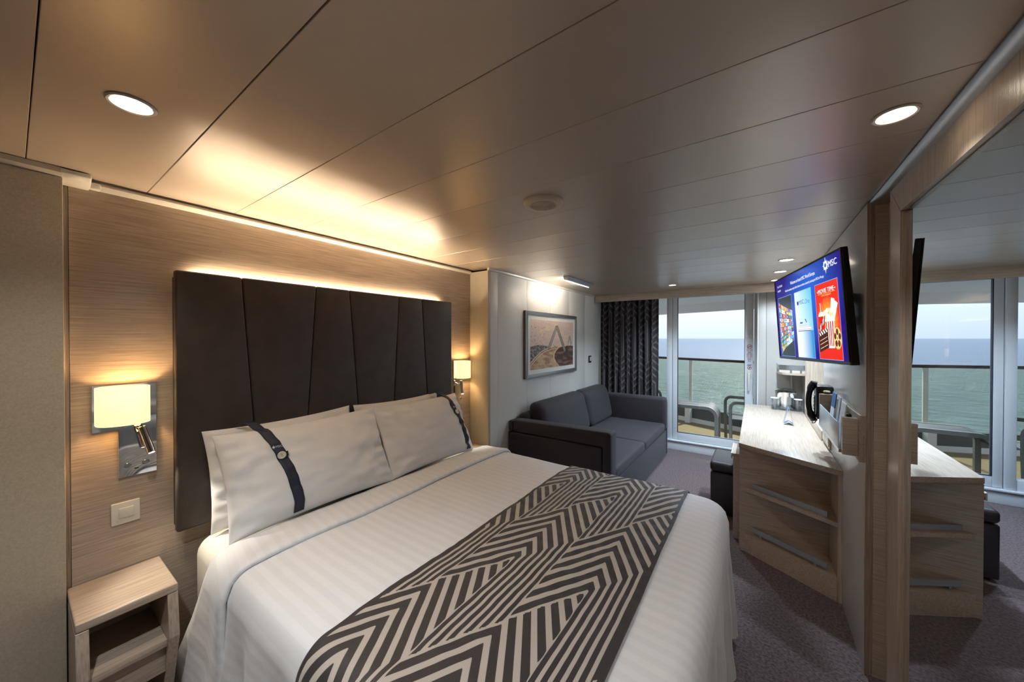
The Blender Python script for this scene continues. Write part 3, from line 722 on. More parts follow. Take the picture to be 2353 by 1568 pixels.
def mixc(C, c, w): return C * (1 - w[..., None]) + lin(c) * w[..., None]
C_ = np.ones((ny, nz, 3)) * lin((226, 208, 194))
C_ = mixc(C_, (206, 172, 172), np.clip(.45 + nzf * .9, 0, .9) * .55); C_ = mixc(C_, (238, 218, 178), np.clip(nz2 * 1.0, 0, .6)); C_ = mixc(C_, (120, 92, 96), np.clip((nzf - .25) * 2 * (1.2 - yy), 0, .5))
hor = .46 + .03 * np.sin(yy * 9) * (yy < .5) - .01 * yy
gl = zz < hor
C_ = np.where(gl[..., None], mixc(np.ones((ny, nz, 3)) * lin((78, 62, 58)), (150, 108, 84), np.clip(nz2 * 1.8 + .1, 0, .8)), C_)
C_ = np.where((gl & (yy < .45 - .1 * (hor - zz)))[..., None], mixc(np.ones((ny, nz, 3)) * lin((92, 92, 100)), (170, 160, 152), np.clip(nzf + .3, 0, .8)), C_)
zL = np.interp(yy, [0, .1, .2, .3, .45, .7, 1], [.13, .24, .335, .39, .43, .455, .46]); yR = np.interp(zz, [0, .1, .2, .28, .35, .42, .45, .47], [.63, .545, .50, .505, .54, .62, .74, .95])
rd_ = (zz < zL) & (yy < yR) & (zz < .458)
C_ = np.where(rd_[..., None], mixc(np.ones((ny, nz, 3)) * lin((206, 180, 142)), (160, 108, 96), np.clip(nz2 * 1.5 + .25, 0, .75)), C_)
for dz in (0, -.055):
    C_ = np.where(((np.abs(zz - zL - dz * (1 - yy)) < .014 - .008 * yy) & (yy < .8))[..., None], lin((228, 208, 172)), C_)
C_ = np.where(((np.abs(zz - zL + .028 * (1 - yy)) < .008) & (yy < .6))[..., None], lin((96, 90, 92)), C_)
C_ = np.where(((np.abs(yy - yR) < .012) & (zz < .455))[..., None], lin((226, 202, 162)), C_)
C_ = np.where(((np.abs(yy - yR - .024) < .010) & (zz < .44))[..., None], lin((110, 84, 74)), C_)
def seg(C_, a, b, w, col, edge=(92, 84, 80)):
    a = np.array(a); b = np.array(b); d = b - a; t = np.clip(((yy - a[0]) * d[0] + (zz - a[1]) * d[1]) / (d @ d), 0, 1)
    ds = np.hypot((yy - a[0] - t * d[0]) * 1.75, zz - a[1] - t * d[1])
    C_ = np.where((ds < w)[..., None], lin(edge), C_); return np.where((ds < w * .72)[..., None], lin(col), C_)
C_ = seg(C_, (.39, .43), (.56, .86), .045, (168, 158, 146)); C_ = seg(C_, (.585, .86), (.77, .36), .05, (156, 148, 138))
C_ = seg(C_, (.86, .50), (.905, .66), .022, (186, 178, 160)); C_ = seg(C_, (.91, .65), (.95, .49), .022, (176, 172, 156))
C_ = np.clip(C_ * (1 + .25 * nzf[..., None]), 0, 1)
P = np.stack([np.full_like(yy, .2275), py0 + .095 + yy * (py1 - py0 - .19), pz0 + .085 + zz * (pz1 - pz0 - .17)], -1)
gridmesh('drawing', P, attrmat('bridge_drawing', 'paint', None, .6), pc, attr={'paint': np.concatenate([C_, np.ones((ny, nz, 1))], -1)})
# ------------------------------------------------------------------ sofa
sf = thing('sofa', (.7, 3.73, 0), 'charcoal two-seat sofa under the framed picture', 'sofa')
box('base', .225, 1.178, 2.70, 4.78, .035, .35, M_sofa, sf, .012)
for x in (.3, 1.1):
    for y in (2.8, 4.7): box('foot', x - .025, x + .025, y - .025, y + .025, 0, .04, M_blackm, sf)
prism('arm', [(.262, .648), (1.118, .648), (1.118, .06), (1.190, .06), (1.190, .762), (1.17, .772), (.262, .752)], 2.664, 2.80, M_sofa, sf, 'y', .016, 3)
box('arm_side', .216, 1.114, 2.657, 2.72, .05, .640, M_sofa, sf, .010, 3)
box('arm_corner', .216, .258, 2.664, 2.80, .648, .745, M_sofa, sf, .012, 3)
box('arm', .30, 1.190, 4.665, 4.80, .352, .768, M_sofa, sf, .045, 5)
box('arm_side', .23, 1.184, 4.76, 4.815, .04, .70, M_sofa, sf, .012, 3)
box('backrest', .214, .34, 2.81, 4.66, .30, .79, M_sofa, sf, .05, 4)
def cushion(name, x0, x1, y0, y1, z0, z1, bev, shear=0, puff=.02, par=sf):
    bm = bmesh.new(); add_box(bm, x0, x1, y0, y1, z0, z1, bev, 5)
    bmesh.ops.subdivide_edges(bm, edges=[e for e in bm.edges if e.calc_length() > .15], cuts=6, use_grid_fill=True)
    cx, cy, cz = (x0 + x1) / 2, (y0 + y1) / 2, (z0 + z1) / 2
    for v in bm.verts:
        a = (v.co.x - cx) / (x1 - x0) * 2; b = (v.co.y - cy) / (y1 - y0) * 2; c = (v.co.z - cz) / (z1 - z0) * 2
        if x1 - x0 < z1 - z0: v.co.x += puff * (1 - b * b) * (1 - c * c) * (1 if a > 0 else .2) * abs(a)
        else: v.co.z += puff * (1 - a * a) * (1 - b * b) * max(0, c)
        v.co += Vector((.004, .003, .004)) * noise.noise(v.co * 7)
        v.co.x -= shear * (v.co.z - z0)
    return obj(name, bm, M_sofa, par, sharp=60)
cushion('seat_cushion', .42, 1.184, 2.805, 3.715, .352, .452, .03, 0, .018); cushion('seat_cushion', .42, 1.184, 3.72, 4.662, .352, .452, .03, 0, .018)
cushion('back_cushion', .36, .545, 2.875, 3.90, .455, .885, .075, .22, .03); cushion('back_cushion', .36, .545, 3.905, 4.655, .455, .885, .075, .22, .03)
# ------------------------------------------------------------------ desk with angled open shelves
dk = thing('desk', (2.27, 3.6, 0), 'pale oak desk along the right wall with angled open shelves at its end', 'desk')
prism('desktop', [(2.008, 4.83), (2.012, 2.992), (2.516, 2.684), (2.516, 3.40), (2.505, 3.401), (2.505, 4.83)], .7275, .76, M_woodY, dk, 'z', .002, 2)
A = Vector((2.020, 2.995, 0)); Bv = Vector((2.516, 2.690, 0))
box('shelf_back', 2.020, 2.500, 2.975, 2.995, .0, .7270, M_woodX, dk)
box('shelf_side', 2.499, 2.5165, 2.712, 2.9745, .0, .7270, M_woodZ, dk)
prism('shelf_stile', [(2.4985, 2.7015), (2.5165, 2.6905), (2.5165, 2.7115), (2.4985, 2.7115)], 0, .727, M_woodZ, dk)
for z0, z1 in ((.430, .455), (.095, .128)):
    prism('shelf', [(2.024, 2.9742), (2.024, 2.991), (2.4980, 2.7025), (2.4980, 2.9742)][::-1] if False else [(2.055, 2.9742), (2.4980, 2.7025), (2.4980, 2.9742)], z0, z1, M_woodX, dk)
    prism('shelf_edge', [(2.020, 2.9945), (2.4980, 2.7020), (2.4980, 2.6975), (2.018, 2.991)], z0, z1, M_woodX, dk)
prism('plinth', [(2.022, 2.990), (2.497, 2.699), (2.497, 2.74), (2.075, 2.974)], 0, .0945, M_woodX, dk)
Dd = (Bv - A).normalized(); Nn = Vector((-Dd.y, Dd.x, 0)) * -1
for z0, zs in ((.456, .4555), (.150, .1285)):
    bm = bmesh.new(); add_box(bm, .075, .503, -.004, .004, z0, z0 + .033)
    M4 = Matrix.Translation(A + Vector((.012, .018, 0))) @ Matrix.Rotation(math.atan2(Dd.y, Dd.x), 4, 'Z'); bm.transform(M4); rb = obj('shelf_rail', bm, M_railgrey, dk)
    for s_ in (.125, .44):
        bm = bmesh.new(); add_box(bm, s_ - .007, s_ + .007, .004, .010, zs, z0 + .02); bm.transform(M4); obj('rail_bracket', bm, M_railgrey, rb)
box('side_panel', 2.015, 2.033, 2.996, 3.10, 0, .727, M_woodY, dk); box('end_panel', 2.03, 2.50, 4.80, 4.82, 0, .727, M_woodX, dk)
box('modesty_panel', 2.48, 2.498, 3.11, 4.79, .1, .727, M_woodY, dk)
lc = thing('low_cabinet', (2.2, 3.3, 0), 'low oak cabinet tucked under the desk beside the stool', 'cabinet')
box('body', 1.972, 2.45, 3.125, 3.43, 0, .62, M_woodY, lc, .002); box('top', 1.966, 2.45, 3.12, 3.435, .62, .642, M_woodY, lc, .002); box('edge_band', 1.958, 1.966, 3.12, 3.435, .60, .644, M_plast, lc, .002)
sl = thing('stool', (1.98, 3.68, 0), 'dark brown leather cube stool half under the desk', 'stool')
box('body', 1.79, 2.20, 3.462, 3.90, .02, .36, M_stool, sl, .012, 3); box('seat', 1.786, 2.205, 3.458, 3.905, .362, .45, M_stool, sl, .03, 5); box('foot', 1.82, 2.17, 3.49, 3.87, 0, .02, M_blackm, sl)
# ------------------------------------------------------------------ television
ax, ay, az = Vector((.225, -.9742, .017)), Vector((-.0632, .0028, .998)), Vector((-.9723, -.2256, -.061))
ax.normalize(); ay = (ay - ax * ay.dot(ax)).normalized(); az = ax.cross(ay)
TM = Matrix(((ax.x, ay.x, az.x, 2.346), (ax.y, ay.y, az.y, 2.71), (ax.z, ay.z, az.z, 1.654), (0, 0, 0, 1)))
tv = thing('television', (0, 0, 0), 'large flat television with a blue welcome screen on a wall arm', 'television', None, TM)
tw, th_ = .97, .558
prism('housing', [(-th_ / 2, -.002), (th_ / 2, -.002), (th_ / 2, -.024), (.08, -.030), (-th_ / 2, -.034)], -tw / 2, tw / 2, M_black, tv, 'x', .002, 1, True)
# prism axis 'x' takes (y,z) pairs, which are the television's own up and normal axes
for nm, x0, x1, y0, y1 in (('bezel', -tw / 2, tw / 2, th_ / 2 - .010, th_ / 2), ('bezel', -tw / 2, tw / 2, -th_ / 2, -th_ / 2 + .016), ('bezel', -tw / 2, -tw / 2 + .010, -th_ / 2 + .016, th_ / 2 - .010), ('bezel', tw / 2 - .010, tw / 2, -th_ / 2 + .016, th_ / 2 - .010)):
    box(nm, x0, x1, y0, y1, -.002, .004, M_black if y1 - y0 > .02 or y0 > 0 else M_steel, tv, .0012, 1, True)
def emis(name, rgb, s=1.0):
    m, nt, b = newmat(name); b.inputs['Base Color'].default_value = (.01, .01, .01, 1); b.inputs['Emission Color'].default_value = s2l(*rgb); b.inputs['Emission Strength'].default_value = s; b.inputs['Specular IOR Level'].default_value = .1; return m
M_scr = attrmat('tv_picture', 'paint', None, .15, True, 1.0)
def paint(name, x0, x1, y0, y1, nx, ny, fn, z, par):
    X, Y = np.meshgrid(np.linspace(x0, x1, nx), np.linspace(y0, y1, ny), indexing='ij')
    C = fn(X, Y); P = np.stack([X, Y, np.full_like(X, z)], -1)
    return gridmesh(name, P, M_scr, par, True, {'paint': np.concatenate([np.clip(C, 0, 1), np.ones((nx, ny, 1))], -1)}, smooth=False)
def full(X, c): return np.ones(X.shape + (3,)) * lin(c)
def put(C, mask, c): return np.where(mask[..., None], lin(c) if isinstance(c, tuple) else c, C)
def grad(t, a, b): t = np.clip(t, 0, 1)[..., None]; return lin(a) * (1 - t) + lin(b) * t
def f_bg(X, Y):
    C = grad(1 - np.hypot((X - .08) / .42, (Y - .10) / .34), (28, 14, 108), (38, 96, 196))
    return C
scr = paint('screen', -tw / 2 + .009, tw / 2 - .009, -th_ / 2 + .014, th_ / 2 - .009, 60, 40, f_bg, .0006, tv)
rs = np.random.RandomState(11); PAL = [(200, 60, 40), (230, 190, 60), (70, 130, 200), (120, 180, 220), (60, 140, 70), (235, 235, 240), (40, 50, 110), (220, 120, 60), (150, 190, 230), (110, 60, 40), (90, 160, 210)]
cells = rs.randint(0, len(PAL), (12, 12)); cell2 = rs.randint(0, len(PAL), (12, 12))
def f_wall(X, Y):
    q = (X + .43) / .245; yt = .128 - .085 * q ** .7; yb = -.250 + .10 * q ** .7
    r = (yt - Y) / (yt - yb) * 10; c = q ** .85 * 8; inside = (r > 0) & (r < 10)
    ri = np.clip(r.astype(int), 0, 11); ci = np.clip(c.astype(int), 0, 11); fr, fc = r - np.floor(r), c - np.floor(c)
    P_ = np.array([lin(p) for p in PAL]); A_ = P_[cells[ri, ci]]; B_ = P_[cell2[ri, ci]]
    m = (np.hypot(fr - .5, fc - .45) < .3)
    C = np.where(m[..., None], B_, A_); C = put(C, (fr < .10) | (fc < .06), (20, 22, 26))
    return np.where(inside[..., None], C, lin((38, 46, 54)))
def f_ship(X, Y):
    u = (X + .13) / .245; v = (Y + .258) / .40
    C = grad(u * .8 + v * .35 - .1, (222, 228, 236), (96, 178, 218))
    C = np.where((v < .40)[..., None], grad((u - .25) * 1.5, (214, 222, 228), (46, 132, 188)), C)
    C = np.where(((v < .40) & (np.sin(v * 260 + u * 9) > .6))[..., None], C * .93, C)
    hull = (np.abs(X + .012) < .098 - .3 * np.clip(-.085 - Y, 0, 1)) & (Y < -.080) & (Y > -.100); C = put(C, hull, (238, 240, 244)); C = put(C, hull & (Y < -.096), (60, 100, 160))
    sup = (np.abs(X + .015) < .075) & (Y >= -.082) & (Y < -.058 + .018 * np.exp(-((X - .02) / .025) ** 2) + .012 * np.exp(-((X + .06) / .03) ** 2)); C = put(C, sup, (204, 214, 222)); C = put(C, sup & (np.sin(Y * 900) > .5), (150, 170, 190))
    C = put(C, (np.abs(X + .05) < .02) & (Y > -.052) & (Y < -.044), (40, 70, 120)); C = put(C, (np.abs(X - .02 + (Y + .04) * .8) < .006) & (Y > -.05) & (Y < -.028), (40, 70, 120))
    C = put(C, hull & (np.abs(Y + .088) < .0015), (150, 60, 60))
    return C
def f_movie(X, Y):
    a = np.arctan2(Y + .09, X - .30); d = np.hypot((X - .30) / .9, Y + .06)
    C = grad(1 - d / .13, (206, 44, 32), (250, 178, 60)); C = np.where(((np.sin(a * 22) > .2) & (d < .14))[..., None], C * .5 + lin((250, 170, 50)) * .5 * np.clip(1 - d / .14, 0, 1)[..., None] + C * .5 * np.clip(d / .14, 0, 1)[..., None], C)
    C = np.where((d > .13)[..., None], lin((208, 46, 32)), C); C = put(C, (Y < -.20), (204, 40, 28))
    # cup with lid and straw
    C = put(C, (np.abs(X - .222 + (Y - .01) * .1) < .003) & (Y > -.01) & (Y < .042), (245, 240, 235)); C = put(C, (np.abs(X - .229) < .036 + .1 * (Y + .03)) & (Y < -.028) & (Y > -.14), (196, 26, 24))
    C = put(C, (np.abs(X - .229) < .037) & (Y < -.018) & (Y > -.030), (244, 240, 232)); C = put(C, (np.abs(X - .229) < .028) & (Y < -.008) & (Y > -.018), (236, 232, 222))
    # tickets
    for cx, cy, r in ((.355, .008, -.25), (.375, -.008, -.5)):
        u = (X - cx) * math.cos(r) + (Y - cy) * math.sin(r); v = -(X - cx) * math.sin(r) + (Y - cy) * math.cos(r)
        C = put(C, (np.abs(u) < .018) & (np.abs(v) < .045), (240, 238, 228)); C = put(C, (np.abs(u) < .013) & (np.abs(v) < .038) & (np.sin(v * 700) > .8), (206, 202, 190))
    # popcorn and bucket
    rp = np.random.RandomState(4)
    for k in range(34):
        ang, rad = rp.rand() * 6.28, rp.rand() ** .5; px_, pz_ = .316 + .056 * rad * math.cos(ang), -.030 + .040 * rad * math.sin(ang)
        C = put(C, np.hypot(X - px_, Y - pz_) < .0125, (248, 240, 214) if k % 4 else (222, 200, 140))
    bw = .050 - .11 * np.clip(-.055 - Y, 0, 1); bk = (np.abs(X - .317) < bw) & (Y < -.055) & (Y > -.200); C = put(C, bk, (240, 234, 226)); C = put(C, bk & (np.sin((X - .317) / bw * 13) > 0), (196, 26, 26)); C = put(C, bk & (Y < -.19), (236, 230, 222)); C = put(C, (np.abs(X - .317) < .055) & (np.abs(Y + .056) < .006), (250, 244, 230))
    # clapper board
    q = (X - .178) / .11; base = -.135 + .028 * q; bot = -.225 + .028 * q; ok = (q > 0) & (q < 1)
    C = put(C, ok & (Y < base) & (Y > bot), (62, 30, 22)); C = put(C, ok & (np.abs(Y - base + .030) < .0016) & (q > .1) & (q < .9), (220, 190, 150)); C = put(C, ok & (np.abs(Y - base + .050) < .0016) & (q > .1) & (q < .9), (220, 190, 150)); C = put(C, ok & (np.abs(Y - base + .072) < .0016) & (q > .1) & (q < .9), (220, 190, 150))
    C = put(C, ok & (np.abs(Y - base - .006) < .011), (244, 240, 230)); C = put(C, ok & (np.abs(Y - base - .006) < .011) & (np.sin((X + Y * .9) * 210) > 0), (30, 24, 22))
    q2 = (X - .182) / .085; b2 = -.112 + .075 * q2; ok2 = (q2 > 0) & (q2 < 1); C = put(C, ok2 & (np.abs(Y - b2) < .012), (244, 240, 230)); C = put(C, ok2 & (np.abs(Y - b2) < .012) & (np.sin((X - Y * .3) * 260) > 0), (30, 24, 22))
    # film reel
    d = np.hypot((X - .384) / .042, (Y + .150) / .056); C = put(C, d < 1, (226, 198, 128)); C = put(C, (d < 1) & (d > .93), (180, 150, 90))
    for k in range(5):
        an = k * 2 * math.pi / 5 + .3; C = put(C, np.hypot((X - .384 - .024 * math.cos(an)) / .0125, (Y + .150 - .032 * math.sin(an)) / .0165) < 1, (96, 40, 26))
    C = put(C, d < .12, (150, 110, 60))
    return C
for fn, x0, x1, nx, ny in ((f_wall, -.43, -.185, 120, 200), (f_ship, -.13, .115, 90, 150), (f_movie, .172, .425, 130, 210)):
    paint('picture_card', x0, x1, -.258, .143, nx, ny, fn, .0016, scr)
M_tw = emis('tv_white', (240, 242, 250)); M_tb = emis('tv_blue_ink', (24, 58, 130)); M_tl = emis('tv_card_edge', (130, 160, 240)); M_to = emis('tv_orange', (244, 190, 90)); M_tc = emis('tv_cyan', (40, 130, 180))
for x0, x1 in ((-.43, -.185), (-.13, .115), (.172, .425)):
    bm = bmesh.new(); w = .0025
    for a, b, c, d in ((x0 - w, x1 + w, .143, .143 + w), (x0 - w, x1 + w, -.258 - w, -.258), (x0 - w, x0, -.258, .143), (x1, x1 + w, -.258, .143)):
        bm.faces.new([bm.verts.new(p) for p in ((a, c, .0017), (b, c, .0017), (b, d, .0017), (a, d, .0017))])
    obj('card_border', bm, M_tl, scr, True, recalc=False)
def fit(o, x, y, width, z=.002, center=False, ysc=None):
    me = o.data; xs = [v.co.x for v in me.vertices]; s = width / (max(xs) - min(xs)); x0 = min(xs)
    for v in me.vertices: v.co = Vector(((v.co.x - x0) * s + x, v.co.y * (ysc or s) + y, z))
def tvtext(nm, body, x, y, width, m, ysc=None, z=.0022, shear=0):
    o = text(nm, body, 1, (0, 0, 0), m, scr, shear=shear); fit(o, x, y, width, z, ysc=ysc)
tvtext('title_line', 'Welcome on board MSC World Europa', -.182, .205, .366, M_tw, .030)
tvtext('info_line', 'Watch the mandatory safety drill and discover activities on board by selecting the MSC for Me app', -.284, .171, .572, M_tw, .0195)
tvtext('date_line', 'Thu, 27.12.2022', -.431, .219, .098, M_tw, .018); tvtext('time_line', '5:48 PM', -.430, .188, .060, M_tw, .018)
tvtext('logo_lettering', 'MSC', .348, .211, .086, M_tw, .046); tvtext('movie_title', 'MOVIE TIME', .210, .090, .176, M_tw, .034); tvtext('movie_subtitle', 'cinema background', .244, .073, .106, M_to, .017)
tvtext('card_lettering', 'MSC', -.062, .064, .072, M_tb, .036); tvtext('card_script', 'One', .022, .060, .070, M_tc, .040, shear=.35)
bm = bmesh.new(); star_poly(bm, (.317, .227, .0022), .032, 16, .62, tall=1.4); obj('logo_star', bm, M_tw, scr, True, recalc=False)
bm = bmesh.new(); star_poly(bm, (-.082, .074, .0022), .016, 12, .72); obj('card_star', bm, M_tb, scr, True, recalc=False)
bm = bmesh.new(); add_lathe(bm, [(0, 0), (.011, 0), (.011, .0004), (0, .0004)], (.317, .227, .0024), 20); obj('logo_centre', bm, emis('tv_blue', (40, 96, 190)), scr, True)
bm = bmesh.new(); bm.faces.new([bm.verts.new(p) for p in ((.202, .0855, .0021), (.395, .0855, .0021), (.395, .0870, .0021), (.202, .0870, .0021))]); obj('movie_rule', bm, M_to, scr, True, recalc=False)
for x in (.200, .397):
    bm = bmesh.new(); add_lathe(bm, [(0, 0), (.0035, 0), (.0035, .0004), (0, .0004)], (x, .101, .002), 10); obj('movie_dot', bm, M_tw, scr, True)
box('mount_plate', 2.495, XT, 2.62, 2.80, 1.55, 1.78, M_blackm, tv, .003); box('mount_arm', 2.40, 2.50, 2.66, 2.70, 1.60, 1.64, M_blackm, tv, .003); box('mount_arm', 2.43, 2.515, 2.50, 2.54, 1.70, 1.75, M_blackm, tv, .003)
box('mount_bracket', -.22, .22, -.10, .10, -.055, -.030, M_blackm, tv, .004, local=True)
# ------------------------------------------------------------------ niche mirror
vm = thing('vanity_mirror', (2.60, 3.92, .83), 'narrow vanity mirror in the wall niche behind the television', 'mirror')
box('mirror_glass', 2.600, 2.606, 3.404, 4.446, .831, 2.018, M_mirror, vm)
# ------------------------------------------------------------------ letter rack and its contents
rk = thing('letter_rack', (2.48, 2.6, .955), 'oak wall rack for brochures beside the pillar', 'rack')
box('back_plate', 2.500, 2.5165, 2.215, 2.965, .945, 1.158, M_woodYd, rk, .001); box('floor_plate', 2.447, 2.4995, 2.2815, 2.94, .962, .976, M_woodY, rk)
box('end_panel', 2.447, 2.4995, 2.245, 2.281, .962, 1.137, M_woodX, rk, .001); box('divider', 2.440, 2.4995, 2.915, 2.935, .9765, 1.16, M_woodX, rk, .001); box('divider', 2.452, 2.4995, 2.312, 2.322, .9765, 1.10, M_woodX, rk)
box('front_pane', 2.441, 2.445, 2.31, 2.914, .978, 1.098, M_frost, rk, .001)
box('front_lip', 2.439, 2.4465, 2.2815, 2.94, .962, .9775, M_alu, rk)
def card(nm, y0, y1, z1, x, lean, m, label, top=None, th=.004):
    bm = bmesh.new(); add_box(bm, -th / 2, th / 2, y0, y1, 0, z1 - .978); bm.transform(Matrix.Translation((x, 0, .978)) @ Matrix.Rotation(lean, 4, 'Y'))
    o = obj(nm, bm, m); tag(o, label, 'brochure', 'brochures in the letter rack')
    if top:
        bm = bmesh.new(); add_box(bm, -th / 2 - .0006, th / 2 + .0006, y0 - .0003, y1 + .0003, (z1 - .978) * .62, z1 - .978 + .0004); bm.transform(Matrix.Translation((x, 0, .978)) @ Matrix.Rotation(lean, 4, 'Y')); obj('printed_panel', bm, top, o)
card('brochure', 2.68, 2.79, 1.195, 2.466, .10, M_paper, 'brochure with a blue sky cover standing in the oak rack', M_blue)
card('brochure', 2.60, 2.668, 1.185, 2.474, .10, M_frost, 'narrow pale blue leaflet leaning beside the blue brochure')
card('brochure', 2.43, 2.545, 1.175, 2.468, .11, M_paper, 'white card in the rack nearest the remote control')
card('brochure', 2.55, 2.62, 1.13, 2.488, .02, M_blackm, 'low black folder behind the pale leaflets in the rack')
rm = thing('remote_control', (2.475, 2.297, .98), 'black remote control standing in the end slot of the rack', 'remote control')
box('body', 2.466, 2.486, 2.287, 2.307, .9765, 1.150, M_black, rm, .006, 3); box('button_panel', 2.464, 2.467, 2.290, 2.304, 1.03, 1.145, M_railgrey, rm)
cp = thing('small_pot', (2.475, 2.95, 1.158), 'small black pot with pale yellow lid on top of the rack', 'pot')
box('perch', 2.455, 2.50, 2.9355, 2.965, 1.145, 1.158, M_blackm, cp); lathe('pot', [(0, 0), (.014, 0), (.017, .012), (0, .012)], (2.478, 2.95, 1.158), M_blackm, cp, 16); lathe('lid', [(0, .0122), (.017, .0122), (.016, .02), (0, .022)], (2.478, 2.95, 1.158), M_yel, cp, 16)
# ------------------------------------------------------------------ telephone
ph_ = thing('telephone', (2.46, 3.06, .97), 'black wall telephone with curved handset beside the brochure rack', 'telephone')
box('body', 2.436, XT, 3.00, 3.15, .985, 1.20, M_black, ph_, .008); box('keypad', 2.432, 2.4365, 3.085, 3.145, 1.0, 1.13, M_steel, ph_, .001)
for i in range(5):
    for j in range(3): box('key', 2.4295, 2.4325, 3.088 + j * .019, 3.101 + j * .019, 1.008 + i * .024, 1.023 + i * .024, M_plast, ph_, .001, 1)
hp = [(2.440, 3.06, 1.205), (2.424, 3.06, 1.21)] + [(2.426 - .026 * math.sin(a) ** .6, 3.06, 1.205 - (a / math.pi) * .225) for a in np.linspace(.2, math.pi - .2, 14)] + [(2.424, 3.06, .975), (2.440, 3.06, .98)]
tube('handset', hp, [.020, .023, .023, .021] + [.0165] * 10 + [.021, .023, .023, .020], M_black, ph_, 12, (1.2, .95))
tube('cord', [(2.425, 3.10, .962), (2.42, 3.06, .945), (2.43, 3.03, .955), (2.44, 3.01, .985)], .003, M_black, ph_, 6)
# sockets under the rack
so = thing('wall_socket', (XT, 3.2, .83), 'white double socket in an oak recess above the desk', 'socket')
box('recess', 2.509, XT, 3.08, 3.36, .775, .90, M_woodZd, so); box('plate', 2.504, 2.509, 3.20, 3.34, .79, .89, M_plast, so, .002); box('plate', 2.504, 2.509, 3.10, 3.19, .79, .89, M_plast, so, .002)
for y in (3.235, 3.305, 3.145): lathe('socket_well', [(0, 0), (.018, 0), (.019, .0015), (.021, .002)], (2.5035, y, .84), M_railgrey, so, 16, 'x')
# ------------------------------------------------------------------ tray, bucket, glasses, tent card
tyv = thing('tray', (2.375, 4.70, .76), 'clear scalloped tray on the far end of the desk', 'tray')
box('tray_base', 2.262, 2.488, 4.60, 4.80, .7605, .768, M_acryl, tyv, .003)
bm = bmesh.new()
for k in range(44):
    q = k / 44 * 4; i = int(q); f = q - i; c = [(2.258, 4.596), (2.492, 4.596), (2.492, 4.804), (2.258, 4.804), (2.258, 4.596)]
    x = c[i][0] + (c[i + 1][0] - c[i][0]) * f; y = c[i][1] + (c[i + 1][1] - c[i][1]) * f
    add_lathe(bm, [(0, .764), (.010, .768), (.012, .776), (.006, .786), (0, .788)], (x, y, 0), 8)
obj('scalloped_rim', bm, M_acryl, tyv)
ib = thing('ice_bucket', (2.372, 4.71, .768), 'shiny steel ice bucket with tongs on the tray', 'bucket')
bx, byv = 2.368, 4.71
lathe('bucket', [(0, .0), (.078, 0), (.082, .006), (.092, .165), (.096, .172), (.096, .178), (.088, .178), (.08, .03), (0, .03)], (bx, byv, .7685), M_chrome, ib, 40)
box('label_plate', bx + .010, bx + .042, byv - .0905, byv - .0865, .82, .90, M_steel, ib)
for k in range(6): lathe('ice_cube', [(0, 0), (.016, .003), (.018, .02), (.012, .032), (0, .034)], (bx + .045 * math.cos(k * 1.1), byv + .045 * math.sin(k * 1.1), .925 + .006 * (k % 3)), M_acryl, ib, 7)
tg_ = tube('ice_tongs', [(bx - .075, byv - .03, .966), (bx - .03, byv - .02, .980), (bx + .05, byv + .02, .972)], [.010, .008, .006], M_chrome, None, 10, (1.5, .5)); tag(tg_, 'steel ice tongs lying across the ice bucket', 'tongs')
for gx, gy, lb in ((2.274, 4.625, 'clear stemless glass left of the ice bucket'), (2.466, 4.625, 'clear stemless glass right of the ice bucket')):
    g = lathe('drinking_glass', [(0, .0), (.020, 0), (.022, .01), (.030, .105), (.031, .112), (.028, .112), (.026, .10), (.018, .014), (0, .012)], (gx, gy, .7685), M_acryl, None, 24); tag(g, lb, 'glass', 'glasses on the tray')
    lathe('paper_cover', [(0, .002), (.034, .002), (.036, -.004), (.034, -.004), (0, 0)][::-1], (gx, gy, .8835), M_paper, g, 20)
tn = thing('tent_card', (2.345, 3.9, .76), 'clear acrylic tent card standing on the desk', 'sign')
for s_ in (-1, 1):
    bm = bmesh.new(); add_box(bm, -.0015, .0015, -.05, .05, 0, .165); bm.transform(Matrix.Translation((2.345 + s_ * .036, 3.90, .7612)) @ Matrix.Rotation(-s_ * .215, 4, 'Y')); obj('panel', bm, M_acryl, tn)
    bm = bmesh.new(); add_box(bm, -.0005, .0005, -.045, .045, .01, .15); bm.transform(Matrix.Translation((2.345 + s_ * .0335, 3.90, .7612)) @ Matrix.Rotation(-s_ * .215, 4, 'Y')); obj('insert', bm, M_frost, tn)
    prism('foot_fold', [(2.345 + s_ * .036, .7605), (2.345, .785), (2.345, .7875), (2.345 + s_ * .036, .763)], 3.848, 3.952, M_frost, tn, 'y')
# corner shelf with gallery rail
cs = thing('corner_shelf', (2.43, 4.8, 1.14), 'corner wall shelf with metal gallery rail behind the television', 'shelf')
sh = [(2.521, 4.52), (2.521, 4.917), (2.30, 4.917), (2.30, 4.62), (2.33, 4.56), (2.38, 4.52)]
prism('shelf_board', sh, 1.135, 1.158, M_woodX, cs, 'z', .002, 1)
pathr = [(2.515, 4.522), (2.385, 4.522)] + [(2.385 - .082 * math.sin(a), 4.604 - .082 * math.cos(a)) for a in np.linspace(.2, math.pi / 2, 7)] + [(2.303, 4.91)]
bm = bmesh.new()
for (a, b) in zip(pathr, pathr[1:]):
    d = Vector((b[0] - a[0], b[1] - a[1], 0)).normalized(); n = Vector((d.y, -d.x, 0)) * .004
    q = [Vector((a[0], a[1], 0)) - n, Vector((b[0], b[1], 0)) - n, Vector((b[0], b[1], 0)) + n, Vector((a[0], a[1], 0)) + n]; add_prism(bm, [(p.x, p.y) for p in q], 1.188, 1.238)
obj('gallery_rail', bm, M_alu, cs)
for x, y in ((2.48, 4.524), (2.40, 4.524), (2.305, 4.70), (2.305, 4.85)): box('rail_post', x - .008, x + .008, y - .004, y + .004, 1.158, 1.19, M_alu, cs)
